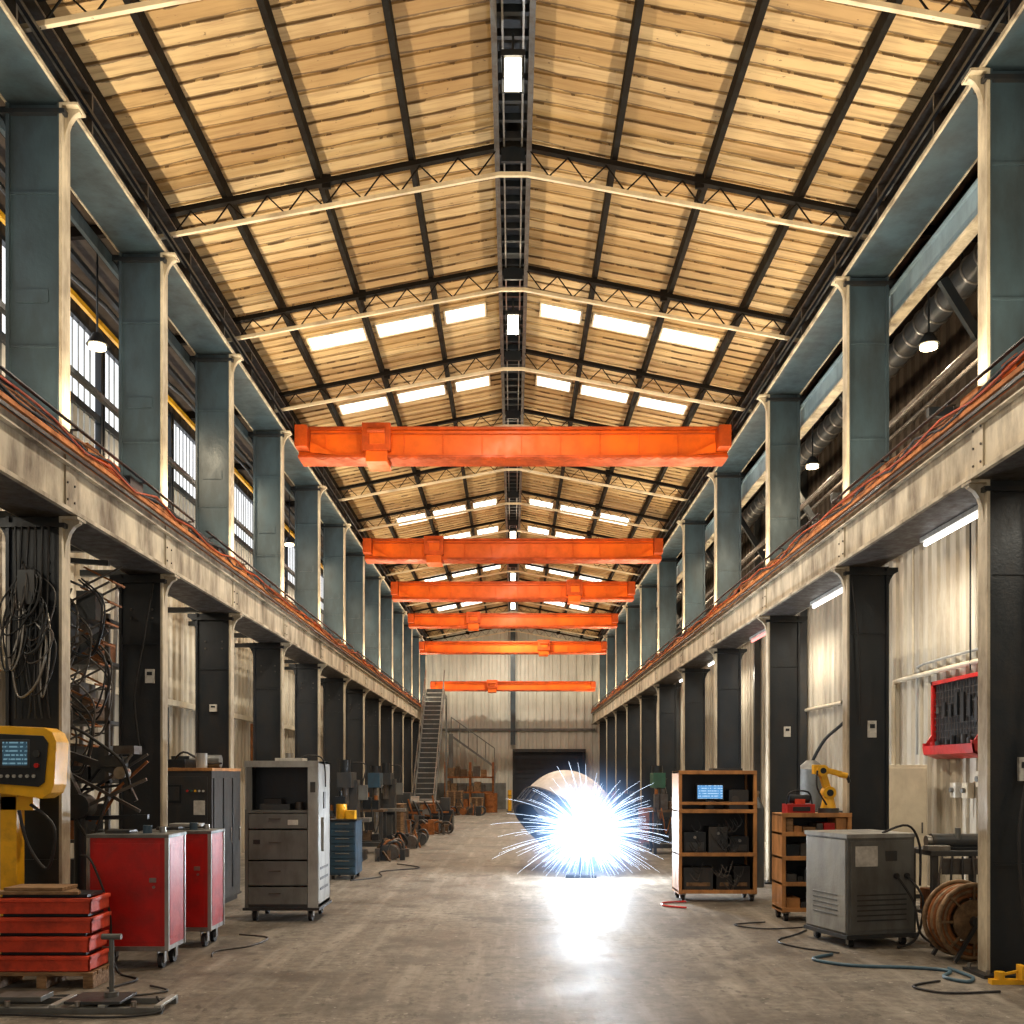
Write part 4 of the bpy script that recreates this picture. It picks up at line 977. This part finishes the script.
b.cyl((x, y, 0), (x, y, 1.0), .09, yellow, 14); b.ring((x, y, .75), (0, 0, 1), .09, .01, black, 14, 6); b.cyl((x, y, 0), (x, y, .03), .16, black, 14); b.obj('yellow_bollard')
gascyl(3.7, 15.2, dgrey); gascyl(3.42, 15.3, green); bench(3.0, 3.85, 17.2, 17.9); drum_(3.5, 18.8, black); bench(3.0, 3.9, 21.4, 22.2); drillpress(3.4, 23.5); drum_(3.4, 24.8, rust)
scrap(2.6, 3.7, 26, 27.4, .9); drum_(3.2, 28.6, bluebox); bench(2.9, 3.8, 29.6, 30.5); scrap(2.5, 3.7, 32.6, 34, 1.2); crate(3.0, 3.8, 37, 38, 1.0); drum_(3.0, 40, black); crate(2.9, 3.7, 43, 44, 1.3)
crate(-3.85, -3.05, 33.8, 34.6, .8)
b = B()
b.box(4.6, 5.6, 16.6, 17.6, 0, 1.1, dgrey); b.box(4.65, 5.55, 16.58, 16.6, .1, 1.0, grey); b.cyl((5.1, 17.1, 1.1), (5.1, 17.1, 1.8), .25, grey, 20); b.cyl((5.1, 17.1, 1.8), (5.1, 17.1, 1.95), .25, grey, 20, .08); b.tube([(5.1, 17.1, 1.9), (5.3, 17, 2.3), (5.6, 16.9, 2.6), (5.9, 16.9, 3)], .03, black)
b.obj('air_compressor')
b = B()
b.box(-5.6, -4.8, 15.4, 16.6, 0, 1.3, dgrey); b.box(-5.5, -4.9, 15.38, 15.4, .2, 1.2, grey); b.cyl((-5.2, 16, 1.3), (-5.2, 16, 1.9), .2, rust, 18); b.box(-5.4, -5.0, 15.8, 16.2, 1.9, 2.0, black); b.obj('hydraulic_power_unit')
# tall storage rack with machine parts in the left aisle
b = B(); X0, X1, A, C = -5.7, -4.75, 11.75, 12.35
for x in (X0, X1 - .05):
    for y in (A, C - .05): b.box(x, x + .05, y, y + .05, 0, 3.6, dsteel)
for z in (.2, .9, 1.6, 2.3, 3.0, 3.5):
    b.box(X0, X1, A, C, z, z + .04, dgrey); x = X0 + .08
    if z < 3.4:
        while x < X1 - .2:
            w = R.uniform(.08, .22); b.box(x, x + w, A + .05, C - .1, z + .04, z + .04 + R.uniform(.1, .5), R.choice([black, dsteel, rust, dgrey, dwood])); x += w + .03
b.obj('parts_storage_rack')
b = B()
for y in (10.2, 12.9, 15.1, 17.0, 19, 22.5): b.cyl((-5.88, y, 0), (-5.88, y, 2.85), .03, R.choice([cream, rust, black]), 8)
b.obj('wall_pipe_group')
b = B()
for x in (-5.7, -5.3): b.beam((x, 13.0, 0), (x, 13.4, 4.3), .04, .04, dsteel)
for i in range(14): t = i / 14; b.cyl((-5.7, 13.0 + .4 * t, .2 + 4.1 * t), (-5.3, 13.0 + .4 * t, .2 + 4.1 * t), .014, dsteel, 6)
b.obj('leaning_ladder')

# ------------------------------------------------------------ world + camera
w = bpy.data.worlds.new('world'); scn.world = w; w.use_nodes = True
bg = w.node_tree.nodes['Background']; bg.inputs[0].default_value = (1, .92, .82, 1); bg.inputs[1].default_value = 1.0
cam = bpy.data.cameras.new('camera'); co = bpy.data.objects.new('camera', cam); scn.collection.objects.link(co)
co.location = (0, 0, 1.7); co.rotation_euler = (pi / 2, 0, 0)
cam.sensor_width = 36; cam.lens = 36 * 1000 / 1024; cam.shift_y = (775 - 512) / 1024; cam.shift_x = -1 / 1024; cam.clip_end = 200
scn.camera = co
scn.view_settings.view_transform = 'Standard'
